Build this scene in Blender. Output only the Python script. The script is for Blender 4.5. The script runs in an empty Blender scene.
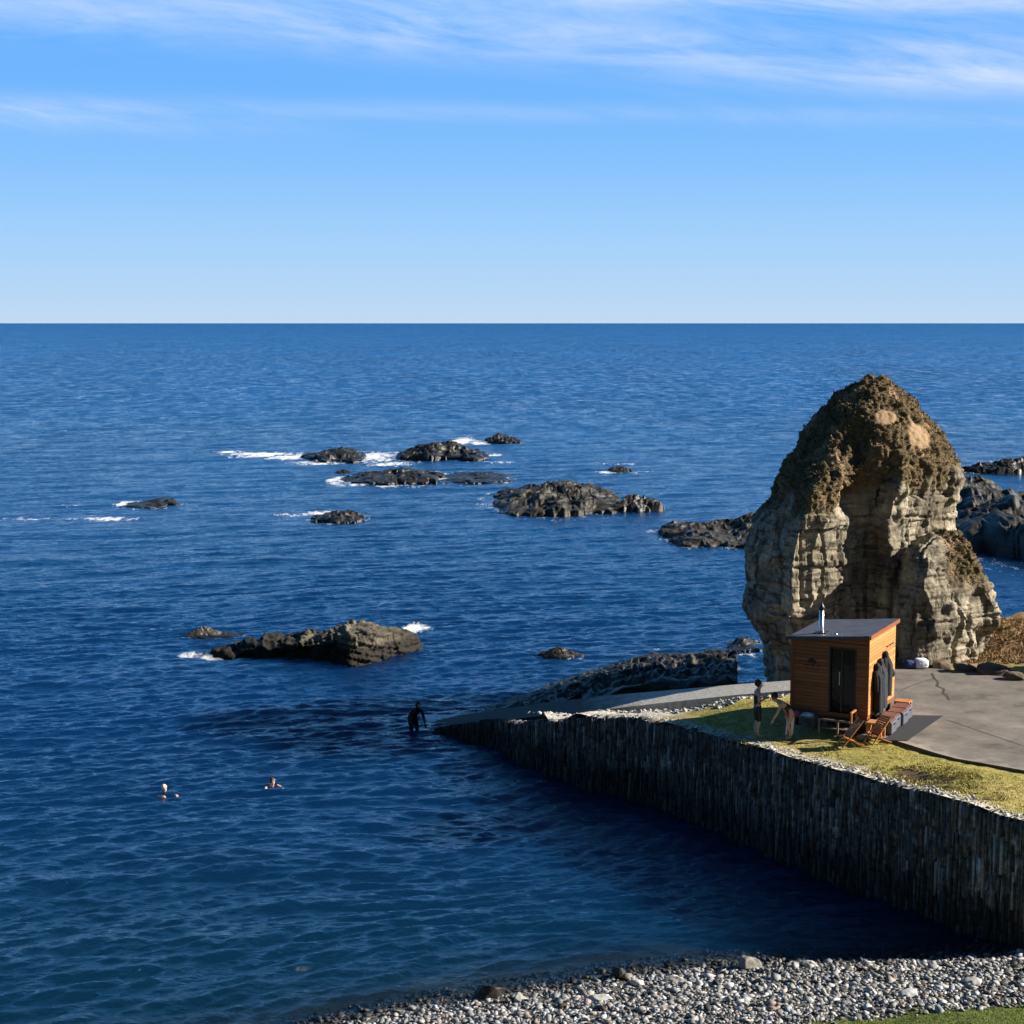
import bpy, bmesh, math, random
import numpy as np
from mathutils import Vector, Matrix, Euler
from mathutils.geometry import delaunay_2d_cdt

random.seed(7); RNG = np.random.default_rng(7)
S = bpy.context.scene
COL = S.collection
R = math.radians
# ------------------------------------------------------------ camera numbers
F = 1600.0; H = 15.3; PIT = math.atan(189.0 / F)
CP, SP = math.cos(PIT), math.sin(PIT)
def ray(px, py):
    u = (px - 512) / F; v = (512 - py) / F
    return u, CP + v * SP, -SP + v * CP
def P(px, py, z=0.0):                     # pixel -> point on the level z
    x, y, w = ray(px, py); t = (z - H) / w
    return Vector((x * t, y * t, z))
def PY(px, py, Y):                        # pixel -> point at the distance Y
    x, y, w = ray(px, py); t = Y / y
    return Vector((x * t, Y, H + w * t))
def PX(px, Y, z):
    return (px - 512) / F * (Y * CP + (H - z) * SP)
# ------------------------------------------------------------ noise
_perm = np.random.default_rng(3).permutation(4096)
def _h(i, j, k):
    return _perm[(_perm[(_perm[i & 4095] + j) & 4095] + k) & 4095] / 4095.0
def rnd3(i, j, k=0):
    i = np.asarray(i).astype(np.int64); j = np.asarray(j).astype(np.int64); k = np.asarray(k).astype(np.int64)
    return _h(i, j, k)
def vnoise(x, y, z=0.0):
    x = np.asarray(x, float); y = np.asarray(y, float) + 0 * x; z = np.asarray(z, float) + 0 * x
    i = np.floor(x); j = np.floor(y); k = np.floor(z)
    fx, fy, fz = x - i, y - j, z - k
    fx = fx*fx*fx*(fx*(fx*6-15)+10); fy = fy*fy*fy*(fy*(fy*6-15)+10); fz = fz*fz*fz*(fz*(fz*6-15)+10)
    i = i.astype(np.int64); j = j.astype(np.int64); k = k.astype(np.int64)
    def L(a, b, t): return a + (b - a) * t
    return L(L(L(_h(i,j,k), _h(i+1,j,k), fx), L(_h(i,j+1,k), _h(i+1,j+1,k), fx), fy),
             L(L(_h(i,j,k+1), _h(i+1,j,k+1), fx), L(_h(i,j+1,k+1), _h(i+1,j+1,k+1), fx), fy), fz) * 2 - 1
def fbm(x, y, z=0.0, o=4):
    s = 0; a = 1.0; n = 0
    for q in range(o):
        s = s + a * vnoise(x * 2**q + 17.3*q, y * 2**q + 5.1*q, z * 2**q + 9.7*q); n += a; a *= .5
    return s / n
def sstep(a, b, x):
    t = np.clip((x - a) / (b - a), 0, 1); return t * t * (3 - 2 * t)
# ------------------------------------------------------------ object helpers
def tag(o, label=None, cat=None, group=None, kind=None):
    if label: o['label'] = label
    if cat: o['category'] = cat
    if group: o['group'] = group
    if kind: o['kind'] = kind
    return o
def mesh_np(name, v, f, material=None, smooth=False, attrs=None):
    """v (n,3); f (m,k) one size"""
    v = np.asarray(v, dtype=np.float32); f = np.asarray(f, dtype=np.int32)
    me = bpy.data.meshes.new(name)
    me.vertices.add(len(v)); me.vertices.foreach_set('co', v.ravel())
    k = f.shape[1]
    me.loops.add(f.size); me.loops.foreach_set('vertex_index', f.ravel())
    me.polygons.add(len(f)); me.polygons.foreach_set('loop_start', np.arange(len(f), dtype=np.int32) * k)
    if smooth: me.polygons.foreach_set('use_smooth', np.ones(len(f), dtype=bool))
    me.update(calc_edges=True)
    for n, a in (attrs or {}).items():
        a = np.asarray(a, dtype=np.float32)
        if a.ndim == 1:
            at = me.attributes.new(n, 'FLOAT', 'POINT'); at.data.foreach_set('value', a)
        else:
            at = me.color_attributes.new(n, 'FLOAT_COLOR', 'POINT')
            if a.shape[1] == 3: a = np.concatenate([a, np.ones((len(a), 1), np.float32)], 1)
            at.data.foreach_set('color', a.ravel())
    if material: me.materials.append(material)
    return me
def link(name, me, parent=None):
    o = bpy.data.objects.new(name, me); COL.objects.link(o)
    if parent: o.parent = parent
    return o
def empty(name, loc, rz=0):
    o = bpy.data.objects.new(name, None); COL.objects.link(o)
    o.location = loc; o.rotation_euler = (0, 0, rz); o.empty_display_size = .3
    return o
class MB:
    def __init__(s): s.bm = bmesh.new()
    def box(s, c, d, rot=None, bev=0.0, piv=None):
        r = bmesh.ops.create_cube(s.bm, size=1.0); vs = r['verts']
        M = Matrix.Translation(c) @ (rot.to_4x4() if rot else Matrix()) @ Matrix.Diagonal((*d, 1))
        bmesh.ops.transform(s.bm, matrix=M, verts=vs)
        if bev:
            es = list({e for v in vs for e in v.link_edges})
            bmesh.ops.bevel(s.bm, geom=es, offset=bev, segments=1, affect='EDGES')
        return s
    def bar(s, a, b, w, d=None, up=(0, 0, 1)):
        a = Vector(a); b = Vector(b); z = (b - a); L = z.length; z.normalize()
        u = Vector(up); x = u.cross(z)
        if x.length < 1e-4: x = Vector((1, 0, 0)).cross(z)
        x.normalize(); y = z.cross(x)
        M = Matrix((x, y, z)).transposed().to_4x4(); M.translation = (a + b) / 2
        r = bmesh.ops.create_cube(s.bm, size=1.0)
        bmesh.ops.transform(s.bm, matrix=M @ Matrix.Diagonal((w, d or w, L, 1)), verts=r['verts'])
        return s
    def tube(s, pts, rad, n=8):
        pts = [Vector(p) for p in pts]
        if not hasattr(rad, '__len__'): rad = [rad] * len(pts)
        rings = []
        for i, p in enumerate(pts):
            t = (pts[min(i+1, len(pts)-1)] - pts[max(i-1, 0)]).normalized()
            x = t.cross(Vector((0, 0, 1)))
            if x.length < .05: x = t.cross(Vector((1, 0, 0)))
            x.normalize(); y = t.cross(x)
            rings.append([s.bm.verts.new(p + (x * math.cos(2*math.pi*k/n) + y * math.sin(2*math.pi*k/n)) * rad[i]) for k in range(n)])
        for a, b in zip(rings[:-1], rings[1:]):
            for k in range(n): s.bm.faces.new((a[k], a[(k+1) % n], b[(k+1) % n], b[k]))
        s.bm.faces.new(rings[0][::-1]); s.bm.faces.new(rings[-1])
        return s
    def ball(s, c, r, sc=(1, 1, 1), sub=2, jit=0):
        q = bmesh.ops.create_icosphere(s.bm, subdivisions=sub, radius=r)
        for v in q['verts']:
            if jit: v.co *= 1 + jit * vnoise(v.co.x*2/r+c[0], v.co.y*2/r+c[1], v.co.z*2/r)
            v.co = Vector(c) + Vector((v.co.x*sc[0], v.co.y*sc[1], v.co.z*sc[2]))
        return s
    def prism(s, poly, z0, z1):
        a = [s.bm.verts.new((x, y, z0)) for x, y in poly]; b = [s.bm.verts.new((x, y, z1)) for x, y in poly]
        n = len(poly)
        for i in range(n): s.bm.faces.new((a[i], a[(i+1) % n], b[(i+1) % n], b[i]))
        s.bm.faces.new(a[::-1]); s.bm.faces.new(b); return s
    def build(s, name, material, parent=None, smooth=False):
        bmesh.ops.recalc_face_normals(s.bm, faces=s.bm.faces)
        me = bpy.data.meshes.new(name); s.bm.to_mesh(me); s.bm.free()
        me.materials.append(material)
        if smooth:
            for p in me.polygons: p.use_smooth = True
        return link(name, me, parent)
# ------------------------------------------------------------ materials
class NT:
    def __init__(s, name):
        s.m = bpy.data.materials.new(name); s.m.use_nodes = True; s.t = s.m.node_tree
        s.b = s.t.nodes['Principled BSDF']; s.out = s.t.nodes['Material Output']
    def n(s, typ, **kw):
        nd = s.t.nodes.new(typ)
        for k, v in kw.items():
            if k in ('ins',):
                for a, b in v.items():
                    if hasattr(b, 'is_output') or isinstance(b, bpy.types.NodeSocket): s.t.links.new(b, nd.inputs[a])
                    else: nd.inputs[a].default_value = b
            else: setattr(nd, k, v)
        return nd
    def l(s, a, b): s.t.links.new(a, b)
    def coord(s): return s.n('ShaderNodeTexCoord').outputs['Object']
    def mapped(s, scale):
        return s.n('ShaderNodeMapping', ins={'Vector': s.coord(), 'Scale': scale}).outputs[0]
    def noise(s, scale, detail=4, rough=.55, vec=None):
        return s.n('ShaderNodeTexNoise', ins={'Vector': vec or s.coord(), 'Scale': scale, 'Detail': detail, 'Roughness': rough}).outputs['Fac']
    def ramp(s, fac, stops):
        r = s.n('ShaderNodeValToRGB', ins={'Fac': fac}); e = r.color_ramp.elements
        while len(e) < len(stops): e.new(.5)
        for q, (p, c) in zip(e, stops): q.position = p; q.color = (*c, 1) if len(c) == 3 else c
        return r.outputs['Color']
    def mix(s, f, a, b, bt='MIX'):
        m = s.n('ShaderNodeMix', data_type='RGBA', blend_type=bt)
        for idx, v in ((0, f), (6, a), (7, b)):
            if isinstance(v, bpy.types.NodeSocket): s.l(v, m.inputs[idx])
            else: m.inputs[idx].default_value = v if idx == 0 else (*v, 1)
        return m.outputs[2]
    def math(s, op, a, b=0.0, clamp=False):
        m = s.n('ShaderNodeMath', operation=op, use_clamp=clamp)
        for i, v in enumerate((a, b)):
            if isinstance(v, bpy.types.NodeSocket): s.l(v, m.inputs[i])
            else: m.inputs[i].default_value = v
        return m.outputs[0]
    def bump(s, h, strength=.5, dist=.05):
        b = s.n('ShaderNodeBump', ins={'Height': h, 'Strength': strength, 'Distance': dist})
        s.l(b.outputs[0], s.b.inputs['Normal']); return b
    def attr(s, name, fac=False):
        a = s.n('ShaderNodeAttribute', attribute_name=name); return a.outputs['Fac' if fac else 'Color']
    def set(s, col=None, rough=None, spec=None, metal=None):
        for k, v in (('Base Color', col), ('Roughness', rough), ('Specular IOR Level', spec), ('Metallic', metal)):
            if v is None: continue
            if isinstance(v, bpy.types.NodeSocket): s.l(v, s.b.inputs[k])
            else: s.b.inputs[k].default_value = (*v, 1) if k == 'Base Color' else v
        return s
def simple(name, c, rough=.7, var=.25, sc=6, metal=0, bumpd=.01):
    t = NT(name); n = t.noise(sc, 5)
    a = tuple(x * (1 - var) for x in c); b = tuple(min(1, x * (1 + var)) for x in c)
    t.set(t.ramp(n, [(.3, a), (.7, b)]), rough, metal=metal)
    t.bump(t.noise(sc * 5, 4), .4, bumpd); return t.m
def attr_mat(name, rough=.85, bsc=25, bd=.02, spec=.3, var=.25):
    t = NT(name); c = t.attr('Col'); n = t.noise(bsc * .5, 5)
    t.set(t.mix(1.0, c, t.ramp(n, [(.3, (1-var,)*3), (.7, (1+var,)*3)]), 'MULTIPLY'), rough, spec)
    t.bump(t.noise(bsc, 5), .6, bd); return t.m
def wood(name, c, planks=0.0, axis=2, rough=.55):
    t = NT(name); co = t.coord()
    g = t.noise(3, 6, .6, t.mapped((1, 1, 14) if axis == 2 else (14, 1, 1) if axis == 0 else (1, 14, 1)))
    cc = t.ramp(g, [(.25, tuple(x*.62 for x in c)), (.5, c), (.8, tuple(min(1, x*1.2) for x in c))])
    if planks:
        sep = t.n('ShaderNodeSeparateXYZ', ins={0: co}).outputs[axis]
        q = t.math('DIVIDE', sep, planks); fl = t.math('FLOOR', q); fr = t.math('SUBTRACT', q, fl)
        w = t.n('ShaderNodeTexWhiteNoise', noise_dimensions='1D', ins={'W': fl}).outputs['Value']
        cc = t.mix(1.0, cc, t.ramp(w, [(0, (.72, .68, .64)), (1, (1.15, 1.12, 1.1))]), 'MULTIPLY')
        k = t.math('MULTIPLY', t.math('ABSOLUTE', t.math('SUBTRACT', fr, .5)), 2)
        gr = t.ramp(k, [(.82, (1, 1, 1)), (.97, (0, 0, 0))]); cc = t.mix(1.0, cc, t.ramp(k, [(.86, (1,)*3), (.98, (.35,)*3)]), 'MULTIPLY')
        t.bump(gr, .9, .012)
    t.set(cc, rough, .3); return t.m
M = {}
M['hut_wood_front'] = wood('shaded_larch', (.26, .10, .038), .105)  # hut larch darkened: the front's shade is put into the colour
M['hut_wood'] = wood('sunny_larch', (.56, .25, .075), .105)  # same larch, lighter: sunlight on the side wall is put into the colour
M['trim'] = wood('trim_wood', (.22, .07, .025), 0, 2)
M['bench_wood'] = wood('bench_wood', (.42, .19, .07), 0, 1)
M['chair_wood'] = wood('chair_wood', (.36, .15, .05), 0, 1)
M['grey_wood'] = wood('weathered_wood', (.16, .12, .09), 0, 0)
M['felt'] = simple('roof_felt', (.05, .055, .075), .6, .3, 3)
M['steel'] = simple('flue_steel', (.6, .6, .6), .3, .15, 8, 1)
M['black'] = simple('black_metal', (.015, .015, .015), .4, .2, 8)
M['robe'] = simple('robe_cloth', (.008, .009, .014), .95, .5, 14, 0, .02)
M['robe_grey'] = simple('robe_grey_cloth', (.022, .024, .032), .95, .4, 14, 0, .02)
M['lining'] = simple('robe_lining', (.16, .15, .16), .9, .3, 14)
M['crate'] = simple('crate_grey', (.075, .08, .10), .55, .2, 8)
M['crate_lid'] = simple('crate_lid', (.13, .05, .035), .55, .3, 8)
M['mat'] = simple('black_patch', (.014, .014, .016), .9, .3, 10)
M['skin'] = simple('skin', (.60, .34, .25), .5, .08, 10, 0, .002)
M['hair'] = simple('hair', (.02, .013, .01), .6, .4, 60)
M['suit'] = simple('neoprene', (.010, .011, .014), .5, .2, 10)
M['cap'] = simple('swim_cap', (.6, .5, .42), .4, .1, 10)
M['white_bag'] = simple('white_sack', (.65, .67, .72), .7, .15, 8, 0, .02)
M['blue_bag'] = simple('blue_sack', (.03, .05, .16), .7, .2, 8, 0, .02)
M['pink'] = simple('pink_cloth', (.45, .08, .2), .8, .3, 14)
M['paint_dark'] = simple('burnt_emblem', (.02, .012, .01), .7, .2, 10)
t = NT('striped_cloth'); w = t.n('ShaderNodeTexWave', bands_direction='X', ins={'Vector': t.coord(), 'Scale': 1.6, 'Distortion': .4}).outputs['Fac']
t.set(t.ramp(w, [(.42, (.55, .03, .03)), (.52, (.8, .74, .7))]), .8); M['stripe'] = t.m
t = NT('door_glass'); t.set((.004, .006, .008), .06, .25); t.bump(t.noise(3, 2), .15, .02); M['glass'] = t.m
# rock: tan flagstone with strata and grass-brown soil where it is flat and high
def rock_mat(name, c1, c2, cd, strata=5.0, spec=.2, rough=.85, grass=None, bd=.08, weed=None):
    t = NT(name); co = t.coord()
    big = t.noise(.5, 6, .6); fine = t.noise(6, 6, .65)
    st = t.noise(strata, 5, .6, t.mapped((.18, .18, 1.6)))
    c = t.mix(t.ramp(big, [(.4, (0,)*3), (.62, (1,)*3)]), c1, c2)
    c = t.mix(t.ramp(st, [(.50, (0,)*3), (.66, (.8,)*3)]), c, cd)
    vs_ = t.noise(1.1, 6, .7, t.mapped((1.3, 1.3, .22))); c = t.mix(t.ramp(vs_, [(.54, (0,)*3), (.62, (.75,)*3)]), c, cd)
    c = t.mix(1.0, c, t.ramp(fine, [(.25, (.55,)*3), (.75, (1.35,)*3)]), 'MULTIPLY')
    if weed:
        zs = t.n('ShaderNodeSeparateXYZ', ins={0: co}).outputs[2]
        wm = t.n('ShaderNodeMapRange', ins={0: t.math('ADD', zs, t.math('MULTIPLY', big, .5)), 1: weed+.15, 2: weed-.15}).outputs[0]
        c = t.mix(wm, c, (.016, .014, .010))
    hgt = t.math('ADD', t.math('MULTIPLY', st, .8), t.math('MULTIPLY', fine, .5))
    if grass:
        m = t.attr('turf', True)
        gc = t.ramp(t.noise(9, 6, .7), [(.3, grass[0]), (.55, grass[1]), (.75, grass[2])])
        gc = t.mix(t.ramp(t.noise(.9, 4), [(.56, (0,)*3), (.66, (1,)*3)]), gc, grass[3])
        gc = t.mix(t.attr('earth', True), gc, (.29, .195, .115))
        c = t.mix(m, c, gc)
    t.set(c, rough, spec); t.bump(hgt, .8, bd); return t.m
M['stack'] = rock_mat('flagstone', (.38, .33, .24), (.155, .132, .098), (.035, .029, .023), 4, .12, .95,
                      ((.035, .026, .014), (.12, .088, .045), (.19, .14, .08), (.28, .175, .105)), .10)
M['darkstone'] = rock_mat('brown_stone', (.16, .12, .08), (.09, .07, .05), (.03, .026, .02), 4, .15, .9, None, .06)
M['wetrock'] = rock_mat('wet_rock', (.035, .031, .024), (.014, .013, .012), (.006, .006, .006), 3, .35, .42, None, .10)
M['weedrock'] = rock_mat('weedy_rock', (.055, .047, .032), (.020, .018, .013), (.008, .008, .007), 4, .3, .55, None, .10)
M['islet'] = rock_mat('islet_rock', (.15, .13, .09), (.045, .04, .03), (.015, .014, .012), 3, .2, .8, None, .08, 1.0)
t = NT('wall_stone'); c = t.attr('Col'); ws = t.noise(9, 6, .7, t.mapped((1, 1, .16))); w2 = t.noise(2.2, 5, .65)
sp = t.math('MULTIPLY', t.math('SUBTRACT', t.math('ADD', ws, t.math('MULTIPLY', w2, .7)), .90), 6, True)
zs = t.n('ShaderNodeSeparateXYZ', ins={0: t.coord()}).outputs[2]
sp = t.math('MULTIPLY', sp, t.n('ShaderNodeMapRange', ins={0: zs, 1: .7, 2: 1.5}).outputs[0])
c = t.mix(t.math('MULTIPLY', sp, .8), c, (.48, .48, .46))
t.set(t.mix(1.0, c, t.ramp(t.noise(7, 5), [(.3, (.5,)*3), (.7, (1.4,)*3)]), 'MULTIPLY'), .85, .15)
t.bump(t.noise(14, 5), .7, .03); M['wallstone'] = t.m
M['pebble'] = attr_mat('pebble', .65, 30, .004, .35, .2)
M['ground'] = attr_mat('turf_ground', .95, 14, .05, .1, .4)
M['blade'] = attr_mat('grass_blade', .9, 20, .002, .1, .2)
t = NT('concrete_ramp'); n1 = t.noise(2, 6); sepz = t.n('ShaderNodeSeparateXYZ', ins={0: t.coord()}).outputs[2]
wet = t.ramp(t.math('ADD', sepz, t.math('MULTIPLY', n1, .5)), [(0, (1,)*3), (1, (0,)*3)])
mr = t.n('ShaderNodeMapRange', ins={0: t.math('ADD', sepz, t.math('MULTIPLY', n1, .7)), 1: 1.75, 2: 2.35}).outputs[0]
t.set(t.mix(mr, (.035, .037, .03), (.36, .33, .28)), .8); t.l(t.mix(1.0, t.mix(mr, (.020, .022, .016), (.42, .39, .33)), t.ramp(t.noise(7, 5), [(.3, (.7,)*3), (.7, (1.2,)*3)]), 'MULTIPLY'), t.b.inputs['Base Color'])
t.bump(t.noise(12, 5), .5, .03); M['ramp'] = t.m
t = NT('tarmac'); n1 = t.noise(.45, 6, .6); n2 = t.noise(30, 4)
c = t.ramp(t.noise(.8, 8, .72), [(.32, (.075, .064, .055)), (.45, (.135, .118, .10)), (.56, (.17, .148, .125)), (.7, (.24, .205, .17))])
c = t.mix(t.ramp(t.noise(2.2, 5, .7, t.mapped((.35, 1.4, 1))), [(.55, (0,)*3), (.7, (.5,)*3)]), c, (.10, .09, .08))
t.set(t.mix(1.0, c, t.ramp(n2, [(.3, (.8,)*3), (.7, (1.2,)*3)]), 'MULTIPLY'), .9, .2); t.bump(n2, .4, .01); M['tarmac'] = t.m
# sea
t = NT('sea_water'); co = t.coord()
sh = t.attr('shallow', True); fo = t.attr('foam', True)
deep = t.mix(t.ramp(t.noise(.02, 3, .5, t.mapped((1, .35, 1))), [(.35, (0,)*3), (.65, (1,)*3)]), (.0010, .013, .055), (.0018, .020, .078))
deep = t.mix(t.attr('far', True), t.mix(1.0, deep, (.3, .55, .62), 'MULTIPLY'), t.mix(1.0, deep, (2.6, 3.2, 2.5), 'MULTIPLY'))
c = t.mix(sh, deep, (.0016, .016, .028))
fn = t.noise(1.3, 8, .72, t.mapped((.8, .35, 1)))
fn2 = t.noise(5, 4, .6, t.mapped((.8, .4, 1)))
fm = t.math('ADD', t.math('MULTIPLY', t.math('SUBTRACT', fn, .5), 4.2), t.math('MULTIPLY', t.math('SUBTRACT', fn2, .5), 1.2))
fm = t.math('MULTIPLY', t.math('SUBTRACT', t.math('ADD', t.math('MULTIPLY', fo, 1.7), fm), .72), 1.3, True)
fm = t.math('MULTIPLY', fm, t.n('ShaderNodeMapRange', ins={0: fo, 1: .05, 2: .3}).outputs[0])
t.set(t.mix(fm, c, (.78, .80, .82)), None, .95)
t.b.inputs['IOR'].default_value = 1.48
t.l(t.math('ADD', t.math('MULTIPLY', fm, .7), .05), t.b.inputs['Roughness'])
t.l(t.math('SUBTRACT', 1.0, t.math('MULTIPLY', t.attr('clear', True), t.math('SUBTRACT', 1.0, fm))), t.b.inputs['Alpha'])
h1 = t.noise(2.6, 5, .6, t.mapped((.75, 1.3, 1))); h2 = t.noise(.35, 5, .62, t.mapped((.6, 1.2, 1)))
bm_ = t.n('ShaderNodeBump', ins={'Height': h1, 'Strength': 1.0, 'Distance': .12})
far = t.attr('far', True)
def slopes(sc, sx, sy, amp):
    nz = t.n('ShaderNodeTexNoise', ins={'Vector': t.mapped((sx, sy, 1)), 'Scale': sc, 'Detail': 5, 'Roughness': .75}).outputs['Color']
    vm = t.n('ShaderNodeVectorMath', operation='SUBTRACT', ins={0: nz, 1: (.5, .5, .5)}).outputs[0]
    return t.n('ShaderNodeVectorMath', operation='MULTIPLY', ins={0: vm, 1: (amp*.6, amp, 0)}).outputs[0]
sl = t.n('ShaderNodeVectorMath', operation='ADD', ins={0: slopes(.8, .5, .30, 1.35), 1: slopes(4.5, .6, .5, 1.1)}).outputs[0]
sl = t.n('ShaderNodeVectorMath', operation='ADD', ins={0: sl, 1: (0, -.27, 0)}).outputs[0]
sl = t.n('ShaderNodeVectorMath', operation='SCALE', ins={0: sl, 'Scale': far}).outputs[0]
sl = t.n('ShaderNodeVectorMath', operation='ADD', ins={0: sl, 1: bm_.outputs[0]}).outputs[0]
sl = t.n('ShaderNodeVectorMath', operation='NORMALIZE', ins={0: sl}).outputs[0]
t.l(sl, t.b.inputs['Normal']); t.b.subsurface_method = 'BURLEY'; t.b.inputs['Subsurface Weight'].default_value = 1; t.b.inputs['Subsurface Scale'].default_value = 5.0; t.b.inputs['Subsurface Radius'].default_value = (1, 1, 1); M['sea'] = t.m
t = NT('foam'); t.set((.8, .82, .84), .8); t.bump(t.noise(5, 6), .8, .1); M['foam'] = t.m
# ------------------------------------------------------------ rock pipeline
def loft(bm, levels):
    rings = [[bm.verts.new(p) for p in lv] for lv in levels]; n = len(rings[0])
    for a, b in zip(rings[:-1], rings[1:]):
        for k in range(n): bm.faces.new((a[k], a[(k+1) % n], b[(k+1) % n], b[k]))
    bm.faces.new(rings[0][::-1]); bm.faces.new(rings[-1])
def remesh(bm, vox):
    bmesh.ops.recalc_face_normals(bm, faces=bm.faces)
    me = bpy.data.meshes.new('t'); bm.to_mesh(me); bm.free()
    o = bpy.data.objects.new('t', me); COL.objects.link(o)
    md = o.modifiers.new('r', 'REMESH'); md.mode = 'VOXEL'; md.voxel_size = vox; md.use_smooth_shade = False
    dg = bpy.context.evaluated_depsgraph_get(); ev = o.evaluated_get(dg); m2 = ev.to_mesh()
    n = len(m2.vertices); v = np.empty(n*3, np.float32); m2.vertices.foreach_get('co', v)
    nn = np.empty(n*3, np.float32); m2.vertices.foreach_get('normal', nn)
    polys = [tuple(p.vertices) for p in m2.polygons]
    ev.to_mesh_clear(); bpy.data.objects.remove(o); bpy.data.meshes.remove(me)
    f = np.array([p if len(p) == 4 else (*p, p[-1]) for p in polys], np.int32)
    tri = [p for p in polys if len(p) != 4]
    f = np.array([p for p in polys if len(p) == 4], np.int32)
    return v.reshape(-1, 3).astype(float), nn.reshape(-1, 3).astype(float), f
def normals(v, f):
    a = np.cross(v[f[:, 2]] - v[f[:, 0]], v[f[:, 3]] - v[f[:, 1]])
    n = np.zeros_like(v)
    for k in range(4): np.add.at(n, f[:, k], a)
    return n / (np.linalg.norm(n, axis=1, keepdims=True) + 1e-9)
def blocky(v, bed=.35, w=.8, dip=(0, 0), seed=0):
    x, y, z = v.T
    zz = z + dip[0]*x + dip[1]*y + .25 * vnoise(x*.35+seed, y*.35, z*.1)
    b = zz / bed; i = np.floor(b + .35*vnoise(b*.0+x*.6, y*.6, seed))
    j = np.floor(x / w + rnd3(i, i*0+3, seed) * 7 + .3*vnoise(y, x, z)); k = np.floor(y / w + rnd3(i, i*0+5, seed) * 7)
    return rnd3(i, j, k) * .6 + rnd3(i, i*0+11, seed) * .55 - .58
# ============================================================ STACK
def build_stack():
    YC = 61.0
    Lo = [(376.5,870),(388,845),(407,823),(426,807),(451,792),(472,779),(504,767),(519,757),(541,751),(560,748),(576,750),(604,743),(619,750),(632,764),(650,768),(690,768)]
    Ro = [(376.5,884),(388,899),(407,921),(429,938),(460,960),(476,961),(485,957),(519,952),(541,953),(572,954),(600,956),(640,958),(690,958)]
    ys = [376.5,380,385,392,400,410,422,436,450,464,476,484,495,508,519,530,541,552,564,576,590,604,612,619,627,635,650,670,700]
    bm = bmesh.new(); lev = []
    for y in ys[::-1]:
        l = np.interp(y, *zip(*Lo)); r = np.interp(y, *zip(*Ro)); z = PY(l, y, YC).z
        rk = float(sstep(435, 490, y)); notch = float(sstep(425, 500, y))
        w = (r - l) / 200.0
        vs = min(1.0, (max(0, y-376)/125.0) ** .6) if y < 500 else 1.0
        # (fraction across, depth metres)
        ell = [(0,0),(.06,-1.7),(.20,-3.1),(.34,-3.8),(.47,-4.1),(.54,-4.1),(.62,-4.0),(.69,-3.7),(.85,-2.6),(.96,-1.2),(1,0.4),(.92,2.4),(.72,3.9),(.5,4.4),(.28,4.0),(.1,2.3)]
        rok = [(0,0),(.06,-2.6),(.205,-5.0),(.30,-4.75),(.425,-4.05),(.455,-3.2),(.57,-2.4),(.665,-3.5),(.80,-2.5),(.965,-1.0),(1,0.4),(.92,2.4),(.72,3.9),(.5,4.4),(.28,4.0),(.1,2.3)]
        pts = []
        for (a, b), (c, d) in zip(ell, rok):
            q = rk if (a, b) not in () else notch
            fr = a + (c - a) * q; dp = (b * vs) + (d - b * vs) * q
            Y = YC + dp; X = PX(l + (r - l) * fr, Y, z)
            # the silhouette points sit exactly on the outline
            pts.append((X, Y, z))
        lev.append(pts)
    loft(bm, lev)
    # lower knob with turf on top
    K = [(533,930,958,.5),(541,914,964,1.3),(552,903,971,1.8),(566,897,977,2.2),(585,892,985,2.5),(605,888,992,2.8),(620,889,992,2.9),(632,892,984,2.9),(650,896,978,3.0),(700,896,978,3.0)]
    lev = []
    for y, l, r, dd in K[::-1]:
        Y0 = 58.3; z = PY(l, y, Y0).z; pts = []
        for a in range(26):
            an = 2*math.pi*a/26; u = math.cos(an); s = math.sin(an)
            u = math.copysign(abs(u)**.75, u); s = math.copysign(abs(s)**.75, s)
            fq = (u+1)/2; tri = fq/.22 if fq < .22 else 1-(fq-.22)/.78
            Y = Y0 + s*dd*.8 if s >= 0 else Y0 + s*dd*.55 - tri*min(1, dd/2)*1.5
            pts.append((PX((l+r)/2 + u*(r-l)/2, Y if abs(u) < .9 else Y0, z), Y, z))
        lev.append(pts)
    loft(bm, lev)
    v, n, f = remesh(bm, .05)
    z = v[:, 2]
    x, y = v[:, 0], v[:, 1]
    big = fbm(x*.55, y*.55, z*.3, 3)
    pz = z + .5*fbm(x*.5, y*.5, 3.1, 3)
    turf_hi = sstep(8.7, 9.3, pz - .16*np.clip(x-12.5, -3, 4) + .5*vnoise(x*1.3, y*1.3, 6))           # the dome
    up = np.clip(n[:, 2], 0, 1)
    knob = sstep(5.6, 6.6, pz) * sstep(15.1, 15.9, x + 0*z) * sstep(60.4, 59.4, y) * sstep(9.0, 8.2, z)
    turf = np.clip(turf_hi + knob * sstep(.12, .4, up + .25), 0, 1)
    rockd = .72*blocky(v, 3.1, 1.0, (.02, .02), 2) + .24*blocky(v, .8, .6, (.02, .02)) + .20*blocky(v, .23, .34, (.02, .02), 5) + .10*fbm(x*1.6, y*1.6, z*1.2, 5)
    for bd_, dp_ in ((.37, .07), (1.7, .20)):
        zb_ = (z + .02*x + .10*vnoise(x*.5, y*.5, 1))/bd_; fr_ = np.abs(zb_ - np.round(zb_))*bd_
        rockd -= dp_*np.exp(-(fr_/.05)**2)*(vnoise(x*.7, y*.7, np.round(zb_)*3.3) > .05)
    # vertical joints
    for (sx, wd, dp, sd) in ((1.7, .07, .5, 1), (3.1, .06, .25, 8)):
        q = vnoise((x*.8 - y*.6)*sx*.6 + sd, (x*.6 + y*.8)*sx*.15, z*.12 + sd)
        rockd -= dp * np.exp(-(q/(wd*.7))**2) * sstep(9.8, 8.8, z)
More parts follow.
